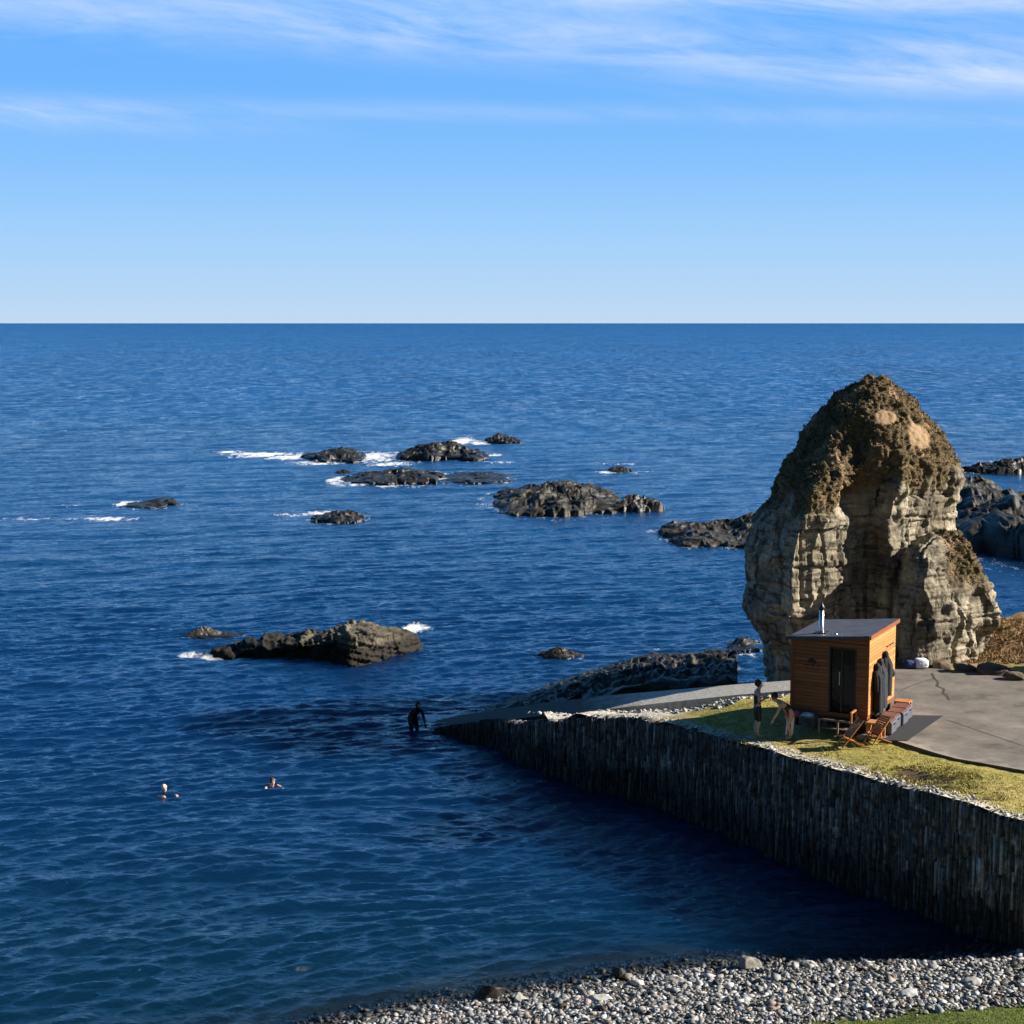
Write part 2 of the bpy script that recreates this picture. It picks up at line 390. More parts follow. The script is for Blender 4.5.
    hum = np.abs(vnoise(x*1.7, y*1.7, z*1.7)); hum2 = np.abs(vnoise(x*3.9+7, y*3.9, z*3.9))
    turfd = .20*(hum - .35) + .13*(hum2 - .35) + .06*vnoise(x*9, y*9, z*9)
    d = .16*big*np.clip((z-1.5)*.3, 0, 1) + (1-turf)*rockd*.62 + turf*turfd
    # gully climbing into the turf
    gx = PX(856, 57.5, 9) ; g = np.exp(-((x-gx-.15*(z-9))/.55)**2) * sstep(12.2, 9.6, z) * sstep(8.0, 9.0, z) * (y < 60)
    d -= .9 * g
    # small cave below the summit on the right
    c0 = np.array([PX(897, 58.6, 12.2), 58.2, 12.35]); q = ((x-c0[0])/.55)**2 + ((y-c0[1])/1.2)**2 + ((z-c0[2])/.25)**2
    d -= .6*np.exp(-q)
    e0 = PY(921, 436, 58.8); e1 = PY(893, 418, 58.0); nn_ = .35*fbm(x*1.5, y*1.5, z*1.5, 4)
    earth = np.clip(sstep(.25, .6, np.exp(-((x-e0.x)/.6)**2 - ((z-e0.z)/.55)**2) + 1.6*nn_) + sstep(.35, .6, np.exp(-((x-e1.x)/.5)**2 - ((z-e1.z)/.35)**2) + nn_), 0, 1)*(y < 61)*turf
    d = d*(1-.6*earth)
    v2 = v + n * d[:, None]
    me = mesh_np('rock_mass', v2, f, M['stack'], attrs={'turf': turf, 'earth': earth})
    root = link('sea_stack', me)
    tag(root, 'tall blunt flagstone sea stack with brown turf dome, behind the wooden hut', 'rock')
    # rough grass on dome and knob
    n2 = normals(v2, f); idx = np.where((turf > .6) & (earth < .3) & (n2[:, 2] > -.15))[0]
    idx = RNG.choice(idx, min(len(idx)*2, 42000))
    me = blades(v2[idx], n2[idx], .085, .035, [(.10,.075,.035),(.18,.135,.07),(.24,.18,.11),(.05,.038,.02)], .8)
    g = link('rough_grass', me, root); g['kind'] = 'stuff'
    return root
def blades(p, n, h, w, cols, lean=.5):
    N = len(p); rr = RNG
    d = n*.5 + rr.normal(0, lean, (N, 3)) * [1, 1, .4]; d[:, 2] = np.abs(d[:, 2]) + .5
    d /= np.linalg.norm(d, axis=1, keepdims=True)
    hh = h * rr.uniform(.5, 1.5, (N, 1)); a = rr.uniform(0, 2*math.pi, N)
    s = np.stack([np.cos(a), np.sin(a), 0*a], 1) * w * rr.uniform(.6, 1.4, (N, 1))
    b = p - n*.03
    v = np.stack([b - s, b + s, b + d*hh], 1).reshape(-1, 3)
    f = np.arange(N*3).reshape(-1, 3)
    c = np.array(cols)[rr.integers(0, len(cols), N)] * rr.uniform(.75, 1.25, (N, 1))
    return mesh_np('blades', v, f, M['blade'], attrs={'Col': np.repeat(c, 3, 0)})
# ============================================================ SETTING
WB = [(1015,947,820),(950,926,799),(880,899,781),(820,876,765),(782,861,755),(748,846,744),(715,831,736),(680,816,727),(640,799,718),(590,789,716),(548,775,720),(520,762,722),(493,748,719),(460,737,724),(428,728,730)]
stations = []
for px, yb, yt in WB:
    b = P(px, yb, 0); stations.append((b.x, b.y, PY(px, yt, b.y).z))
print('stations', [tuple(round(q, 2) for q in s) for s in stations])
d0 = (Vector(stations[0][:2]) - Vector(stations[1][:2])).normalized()
cor = Vector(stations[0][:2]) + d0 * .9
stations = [(cor.x, cor.y, stations[0][2])] + stations
ZT = stations[0][2]; print('ZT', ZT)
# slipway
RF = [(795,680),(735,684.5),(660,691),(600,696),(530,705),(460,715),(418,725)]
RN = [(795,690),(735,695),(660,703),(600,710),(530,717),(460,727),(418,735)]
xs_ = [0]; slip = []
A0 = P(795, 685, ZT-.05); A1 = P(418, 731, -.15)
def slipz(px):
    # height along the straight ramp: iterate on x
    z = 1.5
    for _ in range(12):
        y = np.interp(px, [418,460,530,600,660,735,795], [730,721,711,703,697,690,685])
        p = P(px, y, z); tt = (p.x - A1.x) / (A0.x - A1.x); z = A1.z + (A0.z - A1.z) * tt
    return z
for (a, b), (c, d) in zip(RF, RN):
    z = slipz(a); slip.append((P(a, b, z), P(c, d, z)))
u = (slip[-1][0] - slip[-2][0]); un = (slip[-1][1] - slip[-2][1])
slip.append((slip[-1][0] + u*1.6, slip[-1][1] + un*1.6))
print('slip', [(tuple(round(q, 2) for q in a), tuple(round(q, 2) for q in b)) for a, b in slip])
def idw(pts, X, Y, p=3):
    pts = np.array(pts); s = 0; w = 0
    for x, y, z in pts:
        k = 1/((X-x)**2 + (Y-y)**2 + .02)**(p/2); s = s + k*z; w = w + k
    return s/w
ctrl = [(x, y, z) for x, y, z in stations[:12]]
ctrl += [(b.x, b.y-.05, b.z-.5) for a, b in slip[1:5]]
for q in ((800,700),(850,740),(900,700),(950,700),(1000,700),(960,680),(1020,760),(900,760),(1024,690),(1100,720),(1200,760),(760,700),(760,715),(840,690),(1100,800)):
    p = P(*q, ZT); ctrl.append((p.x, p.y, ZT))
for x in (20, 26, 34, 45):
    for y in (42, 50, 58): ctrl.append((x, y, ZT+.05))
def groundz(X, Y):
    z = idw(ctrl, X, Y)
    # mound to the right of the stack
    m = np.exp(-(((X-PX(1035,61,3))/3.6)**2 + ((Y-60.5)/2.5)**2))
    m2 = np.exp(-(((X-27)/7)**2 + ((Y-62)/4)**2))
    z = z + m*(.15 + .45*fbm(X*.8, Y*.8, 2, 4)) + m2*.3*(1+.3*fbm(X*.5, Y*.5, 2, 3))
    return z + .05*fbm(X*.7, Y*.7, 1, 3) + (.30*fbm(X*1.1, Y*1.1, 6, 4) + .1)*sstep(56.8, 58.5, Y)*sstep(13, 14.5, X)
def fill(outline, step, zfn):
    ol = [Vector(p[:2]) for p in outline]; n = len(ol)
    ol2 = []
    for i in range(n):
        a, b = ol[i], ol[(i+1) % n]; k = max(1, int((b-a).length/step))
        for j in range(k): ol2.append(a.lerp(b, j/k))
    xs = [p.x for p in ol2]; ys = [p.y for p in ol2]
    gx, gy = np.meshgrid(np.arange(min(xs), max(xs), step), np.arange(min(ys), max(ys), step))
    gx = gx.ravel() + RNG.uniform(-.25, .25, gx.size)*step; gy = gy.ravel() + RNG.uniform(-.25, .25, gy.size)*step
    ins = np.zeros(len(gx), bool); m = len(ol2); px = np.array(xs); py = np.array(ys)
    for i in range(m):
        x1, y1, x2, y2 = px[i], py[i], px[(i+1) % m], py[(i+1) % m]
        if y1 != y2:
            c = ((y1 > gy) != (y2 > gy)) & (gx < (x2-x1)*(gy-y1)/(y2-y1)+x1); ins ^= c
    dd = np.full(len(gx), 9e9)
    for i in range(m): dd = np.minimum(dd, (gx-px[i])**2 + (gy-py[i])**2)
    ins &= dd > (step*.45)**2
    pts = ol2 + [Vector((a, b)) for a, b in zip(gx[ins], gy[ins])]
    vv, ee, ff, *_ = delaunay_2d_cdt(pts, [], [list(range(m))], 1, 1e-5)
    v = np.array([(p.x, p.y) for p in vv]); z = zfn(v[:, 0], v[:, 1])
    f = np.array([q for q in ff if len(q) == 3], np.int32)
    a = v[f[:, 1]] - v[f[:, 0]]; b = v[f[:, 2]] - v[f[:, 0]]; fl = (a[:, 0]*b[:, 1] - a[:, 1]*b[:, 0]) < 0
    f[fl] = f[fl][:, ::-1]
    return np.column_stack([v, z]), f, m
c0 = stations[0]
ret = [(c0[0]+6, c0[1]+1.0), (c0[0]+30, c0[1]+4.8)]
back = [(45, 66), (24, 65.5), (PX(1010,64.5,2), 64.5), (PX(960,66,2), 64.0), (PX(900,63,2), 64.0), (PX(800,60,2), 61.5), (slip[0][0].x+.3, slip[0][0].y+1.2), (slip[0][1].x, slip[0][1].y-.02)]
outl = [(x, y) for x, y, z in stations[:12]][::-1]
outl = outl + ret + back + [(b.x, b.y-.03) for a, b in slip[1:5]]
# orientation is irrelevant to the fill
v, f, nb = fill(outl, .22, groundz)
X, Y, Z = v.T
wp = np.array([(x, y) for x, y, z in stations])
def dist_path(X, Y, path):
    d = np.full(np.shape(X), 9e9)
    for a, b in zip(path[:-1], path[1:]):
        a = np.array(a); b = np.array(b); t = np.clip(((X-a[0])*(b[0]-a[0]) + (Y-a[1])*(b[1]-a[1])) / max(1e-9, ((b-a)**2).sum()), 0, 1)
        d = np.minimum(d, np.hypot(X-a[0]-t*(b[0]-a[0]), Y-a[1]-t*(b[1]-a[1])))
    return d
n1 = fbm(X*.6, Y*.6, 0, 4); n2 = fbm(X*3, Y*3, 4, 3)
def ground_col(X, Y):
    n1 = fbm(X*.6, Y*.6, 0, 4); n2 = fbm(X*3, Y*3, 4, 3)
    g = np.array([.28, .24, .068])[None]*(1 + .25*n1[:, None]) + np.array([.05, .03, .012])[None]*n2[:, None]
    straw = sstep(-.1, .3, n1)[:, None]; g = g*(1-.6*straw) + np.array([.30, .23, .09])*.6*straw
    tan = (sstep(50.3, 51.8, Y) * sstep(11, 9.5, X))[:, None]
    g = g*(1-tan) + (np.array([.36, .27, .13])*(1+.3*n2[:, None]))*tan
    brown = (sstep(55.2, 55.8, Y)*sstep(12.5, 13.5, X))[:, None]*sstep(-.8, -.3, n2 + n1)[:, None]
    g = g*(1-brown) + np.array([.22, .14, .075])*(1+.6*n2[:, None])*brown
    dw = dist_path(X, Y, wp)
    pale = (sstep(.75, .25, dw + .45*n2)*.85)[:, None]
    lo = (sstep(6.5, 5.0, X - .8*n1)*sstep(50, 51, Y))[:, None]
    rb = (sstep(52.3, 53.0, Y + .7*n2)*sstep(11.5, 10.5, X))[:, None]
    pale = np.clip(pale + lo + rb*.8, 0, 1)
    g = g*(1-pale) + np.array([.46, .42, .36])*(1+.45*n2[:, None])*pale
    return np.clip(g, .01, 1)
colr = ground_col(X, Y)
# bare dirt pits near the wall
pits = [P(927,777,ZT), P(940,787,ZT), P(912,771,ZT), P(975,799,ZT)]
for i, p in enumerate(pits):
    rr_ = (.75, .5, .5, .35)[i]; q = np.exp(-((X-p.x)**2*.6 + (Y-p.y)**2*2.2)/rr_**2)
    Z = Z - .22*q; m = sstep(.25, .6, q + .3*n2)[:, None]; colr = colr*(1-m) + np.array([.07, .05, .035])*m
Z = Z + .035*fbm(X*4, Y*4, 2, 3)*sstep(.1, .6, dist_path(X, Y, wp))
v[:, 2] = Z
o = link('grassy_headland', mesh_np('headland', v, f, M['ground'], True, {'Col': colr})); o['kind'] = 'structure'; o.name = 'ground'
# short turf blades on headland
def scatter_poly(poly, n):
    px = [p[0] for p in poly]; py = [p[1] for p in poly]; out = []
    x = RNG.uniform(min(px), max(px), n); y = RNG.uniform(min(py), max(py), n); ins = np.zeros(n, bool)
    for i in range(len(poly)):
        x1, y1, x2, y2 = px[i], py[i], px[(i+1) % len(poly)], py[(i+1) % len(poly)]
        if y1 != y2: ins ^= ((y1 > y) != (y2 > y)) & (x < (x2-x1)*(y-y1)/(y2-y1)+x1)
    return x[ins], y[ins]
gp = [tuple(P(*q, ZT)[:2]) for q in ((700,705),(790,700),(795,742),(885,744),(956,765),(1060,785),(1060,832),(1010,814),(880,776),(780,748),(730,735))]
gx, gy = scatter_poly(gp, 90000)
k = (fbm(gx*.6, gy*.6, 0, 4) + fbm(gx*3, gy*3, 4, 3)) > -.55
for p in pits: k &= ((gx-p.x)**2*.8 + (gy-p.y)**2*2.5) > .28
gx, gy = gx[k], gy[k]; gz = groundz(gx, gy)
pp = np.column_stack([gx, gy, gz]); nn = np.tile([0, 0, 1.], (len(gx), 1))
me = blades(pp, nn, .055, .016, [(.33,.29,.08),(.23,.21,.06),(.46,.37,.16),(.29,.26,.08)], .5)
g = link('grass', me); g['kind'] = 'stuff'
# tarmac slab (kerb-high edge)
tp = [P(*q, ZT) for q in ((800,722),(840,734),(889,741),(912,748),(934,755),(956,761),(1024,773),(1110,788),(1250,800),(1250,690),(1120,684),(1024,679),(977,674),(934,670.5),(899,669.5),(850,668),(808,680))]
def tz(x, y): return groundz(x, y)*0 + ZT + .075
v, f, nb = fill([(p.x, p.y) for p in tp], .4, tz)
top = v.copy(); bot = top[:nb].copy(); bot[:, 2] -= .25
sk = []
n0 = len(top)
for i in range(nb): sk.append((i, (i+1) % nb, n0+(i+1) % nb)); sk.append((i, n0+(i+1) % nb, n0+i))
me = mesh_np('tarmac', np.vstack([top, bot]), np.vstack([f, np.array(sk)]), M['tarmac'])
o = link('tarmac', me); o['kind'] = 'structure'
# crack and joint as narrow grooves filled with dirt
def strip(name, pts, w, z, mat_):
    mb = MB(); pts = [Vector((p.x, p.y, z)) for p in pts]
    L = []; Rr = []
    for i, p in enumerate(pts):
        t_ = (pts[min(i+1, len(pts)-1)] - pts[max(i-1, 0)]).normalized(); nrm = Vector((-t_.y, t_.x, 0))*w*.5*(.6+.8*random.random())
        L.append(mb.bm.verts.new(p+nrm)); Rr.append(mb.bm.verts.new(p-nrm))
    for i in range(len(pts)-1): mb.bm.faces.new((L[i], L[i+1], Rr[i+1], Rr[i]))
    o = mb.build(name, mat_); o['kind'] = 'structure'; return o
dirt = simple('dirt_fill', (.03, .026, .022), .95, .3, 10)
zt = ZT + .079
def wig(a, b, n, amp):
    return [P(a[0]+(b[0]-a[0])*i/n + random.uniform(-amp, amp), a[1]+(b[1]-a[1])*i/n + random.uniform(-amp, amp)*.4, zt) for i in range(n+1)]
strip('pavement_joint', wig((947,720),(1075,763),12,.3), .035, zt, dirt)
strip('pavement_crack', [P(*q, zt) for q in ((932,673),(934,678),(938,682),(937,686),(944,689),(943,693),(947,696),(949,700))], .09, zt, dirt)
strip('pavement_crack', wig((900,690),(934,678),6,1.0), .04, zt, dirt)
# ---- slipway
mb = MB(); rings = []
for a, b in slip:
    rings.append([mb.bm.verts.new(q) for q in (a, b, (b.x, b.y, b.z-2.2 if b.z > 1 else -2), (a.x, a.y, a.z-2.2 if a.z > 1 else -2))])
for a, b in zip(rings[:-1], rings[1:]):
    for k in range(4): mb.bm.faces.new((a[k], a[(k+1) % 4], b[(k+1) % 4], b[k]))
mb.bm.faces.new(rings[0]); mb.bm.faces.new(rings[-1][::-1])
o = mb.build('slipway', M['ramp'])
tag(o, 'long concrete slipway sloping down into the sea, dry and pale above, dark and wet below', 'slipway')
# ---- harbour wall: upright flagstones
def path_pts(st, step):
    out = []
    for a, b in zip(st[:-1], st[1:]):
        L = math.hypot(b[0]-a[0], b[1]-a[1]); n = max(1, int(L/step))
        for i in range(n): out.append(tuple(a[k] + (b[k]-a[k])*i/n for k in range(3)))
    out.append(st[-1]); return out
allst = [(ret[1][0], ret[1][1], ZT), (ret[0][0], ret[0][1], ZT)] + stations
V, Fc, Cc = [], [], []
def addbox(c, ux, uy, uz, col):
    b = len(V)
    for sx, sy, sz in ((-1,-1,-1),(1,-1,-1),(1,1,-1),(-1,1,-1),(-1,-1,1),(1,-1,1),(1,1,1),(-1,1,1)):
        V.append(c + ux*sx + uy*sy + uz*sz); Cc.append(col)
    for q in ((0,3,2,1),(4,5,6,7),(0,1,5,4),(1,2,6,5),(2,3,7,6),(3,0,4,7)): Fc.append([b+i for i in q])
seglen = 0
for a, b in zip(allst[:-1], allst[1:]):
    A = Vector(a[:2]); B = Vector(b[:2]); L = (B-A).length; dr = (B-A)/L; nr = Vector((dr.y, -dr.x))
    # outward normal points to the water (towards -x,-y)
    if nr.dot(Vector((-.8, -.6))) < 0: nr = -nr
    s = 0
    while s < L:
        w = random.uniform(.025, .085); t_ = (s+w/2)/L; zt_ = a[2] + (b[2]-a[2])*min(1, t_)
        c2 = A + dr*(s+w/2); z = -1.2; zt_ += random.uniform(-.10, .06) - .02
        while z < zt_ - .05:
            h = min(random.uniform(.35, 1.1), zt_ - z)
            if zt_ - z - h < .25: h = zt_ - z
            off = random.uniform(-.05, .05) + .04*(ZT-z)*.5
            tl = random.gauss(0, .03)
            cc = Vector((c2.x, c2.y, z+h/2)) + Vector((nr.x, nr.y, 0))*(off-.15)
            uz = Vector((dr.x*tl, dr.y*tl, 1)).normalized()*(h/2 - .012)
            r = random.random(); hz = (z+h/2)
            base = .05 + .08*random.random()
            lich = random.random() < (.15 if hz > 1.2 else .03) and vnoise(c2.x*.7, c2.y*.7, 3) > -.35
            if lich: base = random.uniform(.12, .34)
            if hz < .9: base *= .45
            col = (base, base*.97, base*.93)
            addbox(cc, Vector((dr.x, dr.y, 0))*(w/2 - .004), Vector((nr.x, nr.y, 0))*.17, uz, col)
            z += h
        s += w
me = mesh_np('upright_stones', np.array([tuple(q) for q in V]), np.array(Fc), M['wallstone'], attrs={'Col': np.array(Cc)})
wall = link('harbour_wall', me)
tag(wall, 'dark harbour wall of upright flagstones between the water and the grass', 'wall')
# backing so that no light leaks between stones
mb = MB()
for a, b in zip(allst[:-1], allst[1:]):
    A = Vector(a[:2]); B = Vector(b[:2]); dr = (B-A).normalized(); nr = Vector((dr.y, -dr.x))
    if nr.dot(Vector((-.8, -.6))) < 0: nr = -nr
    q = [A, B, B-nr*.4, A-nr*.4]; q[0] = A-nr*.16; q[1] = B-nr*.16
    lo = [mb.bm.verts.new((p.x, p.y, -1.2)) for p in q]; hi = [mb.bm.verts.new((p.x, p.y, zz-.14)) for p, zz in zip(q, (a[2], b[2], b[2], a[2]))]
    for i in range(4): mb.bm.faces.new((lo[i], lo[(i+1)%4], hi[(i+1)%4], hi[i]))
    mb.bm.faces.new(hi); mb.bm.faces.new(lo[::-1])
mb.build('core', simple('wall_core', (.03, .028, .026), .9), wall)
# ---- stones (pebbles, coping rubble) baked in one mesh
bases = []
for q in range(7):
    bm = bmesh.new(); bmesh.ops.create_icosphere(bm, subdivisions=1, radius=1)
    pv = np.array([tuple(p.co) for p in bm.verts]); pv *= (1 + .28*RNG.uniform(-1, 1, (len(pv), 1)))
    # facet: clip by random planes
    for _ in range(8):
        n_ = RNG.normal(0, 1, 3); n_ /= np.linalg.norm(n_); dd = pv @ n_ - .5; pv -= np.clip(dd, 0, 9)[:, None]*n_
    pf = np.array([[x.index for x in fc.verts] for fc in bm.faces]); bm.free(); bases.append((pv, pf))
def rotm(a, b, c):
    ca, sa, cb, sb, cc, sc = np.cos(a), np.sin(a), np.cos(b), np.sin(b), np.cos(c), np.sin(c)
    Rm = np.empty((len(a), 3, 3))
    Rm[:,0,0]=ca*cb; Rm[:,0,1]=ca*sb*sc-sa*cc; Rm[:,0,2]=ca*sb*cc+sa*sc
    Rm[:,1,0]=sa*cb; Rm[:,1,1]=sa*sb*sc+ca*cc; Rm[:,1,2]=sa*sb*cc-ca*sc
    Rm[:,2,0]=-sb; Rm[:,2,1]=cb*sc; Rm[:,2,2]=cb*cc; return Rm
def stones(name, pos, size, cols, flat=(1, .75, .45)):
    VV, FF, CC = [], [], []; off = 0; N = len(pos); kind = RNG.integers(0, len(bases), N)
    for q, (pv, pf) in enumerate(bases):
        ii = np.where(kind == q)[0]; m = len(ii)
        if not m: continue
        sc = size[ii][:, None] * np.array(flat)[None] * RNG.uniform(.7, 1.25, (m, 3))
        Rm = rotm(RNG.uniform(0, 6.28, m), RNG.normal(0, .35, m), RNG.normal(0, .35, m))
        p = np.einsum('nij,nkj->nki', Rm, pv[None]*sc[:, None, :]) + pos[ii][:, None, :]
        VV.append(p.reshape(-1, 3)); FF.append((pf[None] + off + np.arange(m)[:, None, None]*len(pv)).reshape(-1, 3)); off += m*len(pv)
        CC.append(np.repeat(cols[ii], len(pv), 0))
    return mesh_np(name, np.vstack(VV), np.vstack(FF), M['pebble'], attrs={'Col': np.vstack(CC)})
# coping rubble along the wall top
pp = []; 
for x, y, z in path_pts(allst[1:13], .09):
    for _ in range(3):
        j = RNG.uniform(.02, .5); n_ = np.array([.8, .6]); pp.append((x + n_[0]*j + RNG.normal(0, .05), y + n_[1]*j + RNG.normal(0, .05), z - .0))
pp = np.array(pp); pp[:, 2] = np.where(pp[:, 2] > 0, groundz(pp[:, 0], pp[:, 1]), 0) + .01
k = RNG.uniform(0, 1, len(pp)) < .75; pp = pp[k]
g_ = RNG.uniform(.16, .50, len(pp)); cc = np.column_stack([g_, g_*.95, g_*.86])
o = link('coping_rubble', stones('coping', pp, .03+.11*RNG.beta(1, 3, len(pp)), cc, (1.2, .9, .3)), wall)
# rubble strip between wall and slipway
gx, gy = scatter_poly([tuple(P(*q)[:2]) for q in ((526,722,1.5),(600,711,1.9),(690,700,2.6),(795,692,3),(795,702,3),(720,710,3),(650,717,2.5),(600,717,2.2))], 1500)
g_ = RNG.uniform(.12, .42, len(gx)); pp = np.column_stack([gx, gy, groundz(gx, gy)+.01])
o = link('rubble', stones('rubble', pp, RNG.uniform(.04, .15, len(gx)), np.column_stack([g_, g_*.95, g_*.86]), (1.2, .9, .3))); o['kind'] = 'stuff'
# ---- beach and sea bed and hill under the camera
SHp = [(230,1050),(362,1020),(425,1006),(480,996),(560,985),(640,973),(740,964),(830,962),(900,958),(1024,950),(1150,948)]
SH = [P(x, y, 0) for x, y in SHp]
shx = [p.x for p in SH]; shy = [p.y for p in SH]
def shore(X): 
    return np.interp(X, [-60] + shx + [60], [shy[0]-14] + shy + [shy[-1]-2])
def beachz(X, Y):
    d = shore(X) - Y + .35*vnoise(X*.8, Y*.8, 9)
    z = np.where(d > 0, .13*d, .13*d)
    z = np.maximum(z, -2.5 + .2*vnoise(X*.2, Y*.2, 3))
    hill = 13.4*np.clip(1 - Y/33.0, 0, 1)**1.7
    return np.clip(z, 0, .8)*.85 + np.minimum(z, 0) + hill + .03*fbm(X*1.5, Y*1.5, 5, 3)*(z > 0)
gx = np.linspace(-60, 60, 400); gy = np.concatenate([np.linspace(-12, 30, 60), np.linspace(30.3, 60, 220)])
X, Y = np.meshgrid(gx, gy); X = X.ravel(); Y = Y.ravel(); Z = beachz(X, Y)
nx, ny = len(gx), len(gy); ii = np.arange(nx*ny).reshape(ny, nx)
f = np.stack([ii[:-1, :-1], ii[:-1, 1:], ii[1:, 1:], ii[1:, :-1]], -1).reshape(-1, 4)
gl = [P(*q, .55) for q in ((700,1046),(770,1028),(820,1019),(870,1011),(930,1005),(1024,998),(1150,990))]
def grassline(X): return np.interp(X, [-60, gl[0].x-6] + [p.x for p in gl] + [60], [24, 30] + [p.y for p in gl] + [40])
isg = sstep(-.1, .15, grassline(X) - Y + .25*vnoise(X*2, Y*2, 1))[:, None]
n2 = fbm(X*2, Y*2, 3, 3)[:, None]
colr = np.array([.09, .085, .08])*(1-isg)*(1+.3*n2) + isg*np.array([.085, .11, .025])*(1+.4*n2)
sb = (Z < -.02); colr[sb] = np.array([.06, .065, .05])*(1+.5*n2[sb])
o = link('beach', mesh_np('beach', np.column_stack([X, Y, Z]), f, M['ground'], True, {'Col': colr})); o['kind'] = 'structure'
# deep sea bed
o = link('seabed', mesh_np('seabed', [(-400, 59.9, -2.8), (400, 59.9, -2.8), (400, 400, -14), (-400, 400, -14)], [(0, 1, 2, 3)], simple('sand', (.05, .06, .05)))); o['kind'] = 'structure'
# pebbles
N = 46000
px_ = RNG.uniform(-14, 22, N); dd = RNG.uniform(-1.2, 7.5, N) 
py_ = shore(px_) - dd
k = (py_ > 30.5) & (py_ > grassline(px_) - RNG.uniform(-.1, .35, N)) & ((dd > -.1) | (RNG.uniform(0, 1, N) < .5))
vis = np.abs(px_/np.maximum(py_, 1)) < .42; k &= vis | (RNG.uniform(0, 1, N) < .35)
# keep clear of the wall's inside
px_, py_, dd = px_[k], py_[k], dd[k]
sz = .042 + .18*RNG.beta(1.1, 4.5, len(px_))
pos = np.column_stack([px_, py_, beachz(px_, py_) + sz*.18])
g_ = np.clip(RNG.normal(.19, .12, len(px_)), .03, .50); wet = sstep(.45, .0, dd + .25*vnoise(px_*2, py_*2, 1)); g_ = g_*(1-.9*wet)
tint = RNG.uniform(0, 1, (len(px_), 1))
cc = g_[:, None]*np.where(tint < .5, [[1, .97, .93]], np.where(tint < .82, [[.93, .98, 1.02]], np.where(tint < .95, [[1.08, .98, .8]], [[1.1, .8, .72]])))
o = link('pebbles', stones('pebbles', pos, sz, cc, (1.15, .8, .40))); o['kind'] = 'stuff'
# grass in the near corner
gx = RNG.uniform(3, 19, 110000); gy = RNG.uniform(30.5, 37, 110000)
k = (gy < grassline(gx) - .02 + .15*vnoise(gx*2, gy*2, 1)) & (gx/gy < .40) & (gx/gy > .14); gx, gy = gx[k], gy[k]
me = blades(np.column_stack([gx, gy, beachz(gx, gy)]), np.tile([0, 0, 1.], (len(gx), 1)), .06, .014, [(.10,.13,.03),(.15,.16,.045),(.075,.10,.02),(.2,.19,.07)], .5)
g = link('grass', me); g['kind'] = 'stuff'
# individual boulders on the beach
def boulder(px, py, w, d, h, c, label, rz=0, zz=None):
    z0 = None
    p = P(px, py, 0.1); z0 = float(beachz(np.array([p.x]), np.array([p.y]))[0]); p = P(px, py, z0)
    bm = bmesh.new(); bmesh.ops.create_icosphere(bm, subdivisions=4, radius=1)
    v_ = np.array([tuple(q.co) for q in bm.verts]); f_ = np.array([[x.index for x in fc.verts] for fc in bm.faces]); bm.free()
    s_ = abs(px)*.37
    rg = np.random.default_rng(int(px))
    for _ in range(9):
        n_ = rg.normal(0, 1, 3); n_ /= np.linalg.norm(n_); d_ = v_ @ n_ - rg.uniform(.5, .8); v_ -= np.clip(d_, 0, 9)[:, None]*n_
    v_ = v_*(1 + .22*fbm(v_[:, 0]*2+s_, v_[:, 1]*2, v_[:, 2]*2, 5)[:, None])
    v_ = v_*[w/2, d/2, h]
    me = mesh_np('boulder', v_, f_, M['pebble'], attrs={'Col': np.tile(c, (len(v_), 1))})
    o = link('boulder', me); o.location = (p.x, p.y, z0 + h*.25); o.rotation_euler = (0, .06, rz)
    tag(o, label, 'boulder', 'larger boulders on the pebble beach'); return o
boulder(487, 997, .9, .5, .30, (.02,.018,.013), 'blackish weed-covered boulder at the water edge, leftmost large one on the pebbles', .2)
boulder(519, 1001, .42, .3, .16, (.42,.40,.36), 'pale grey block just right of the leftmost black boulder on the beach', .5)
boulder(601, 1000, .70, .36, .13, (.40,.40,.38), 'long flat pale grey slab lying on the lower middle of the pebble beach', .25)
boulder(618, 978, .40, .3, .24, (.014,.013,.012), 'small black pointed boulder at the tide line above the flat pale slabs', .1)
boulder(640, 985, .45, .3, .13, (.44,.43,.40), 'pale flat stone just below the small black pointed boulder', -.2)
boulder(676, 982, .60, .32, .15, (.46,.44,.41), 'broad pale slab beside the tide line, left of the boulder with rounded dark top', .15)
boulder(748, 968, .66, .42, .26, (.16,.15,.13), 'grey-brown rounded boulder at the tide line in the shade edge', .3)
boulder(809, 967, .42, .28, .13, (.42,.41,.38), 'pale square stone lying alone at the dark water edge', .0)
boulder(909, 997, .62, .34, .16, (.30,.31,.32), 'blue-grey slab at the upper edge of the lower grass', .4)
boulder(975, 985, .60, .4, .15, (.36,.36,.35), 'large light grey flat stone on the right of the beach near the frame edge', .3)
boulder(668, 1012, .5, .35, .13, (.50,.45,.38), 'cream slab low in the middle of the beach near the picture bottom', .1)
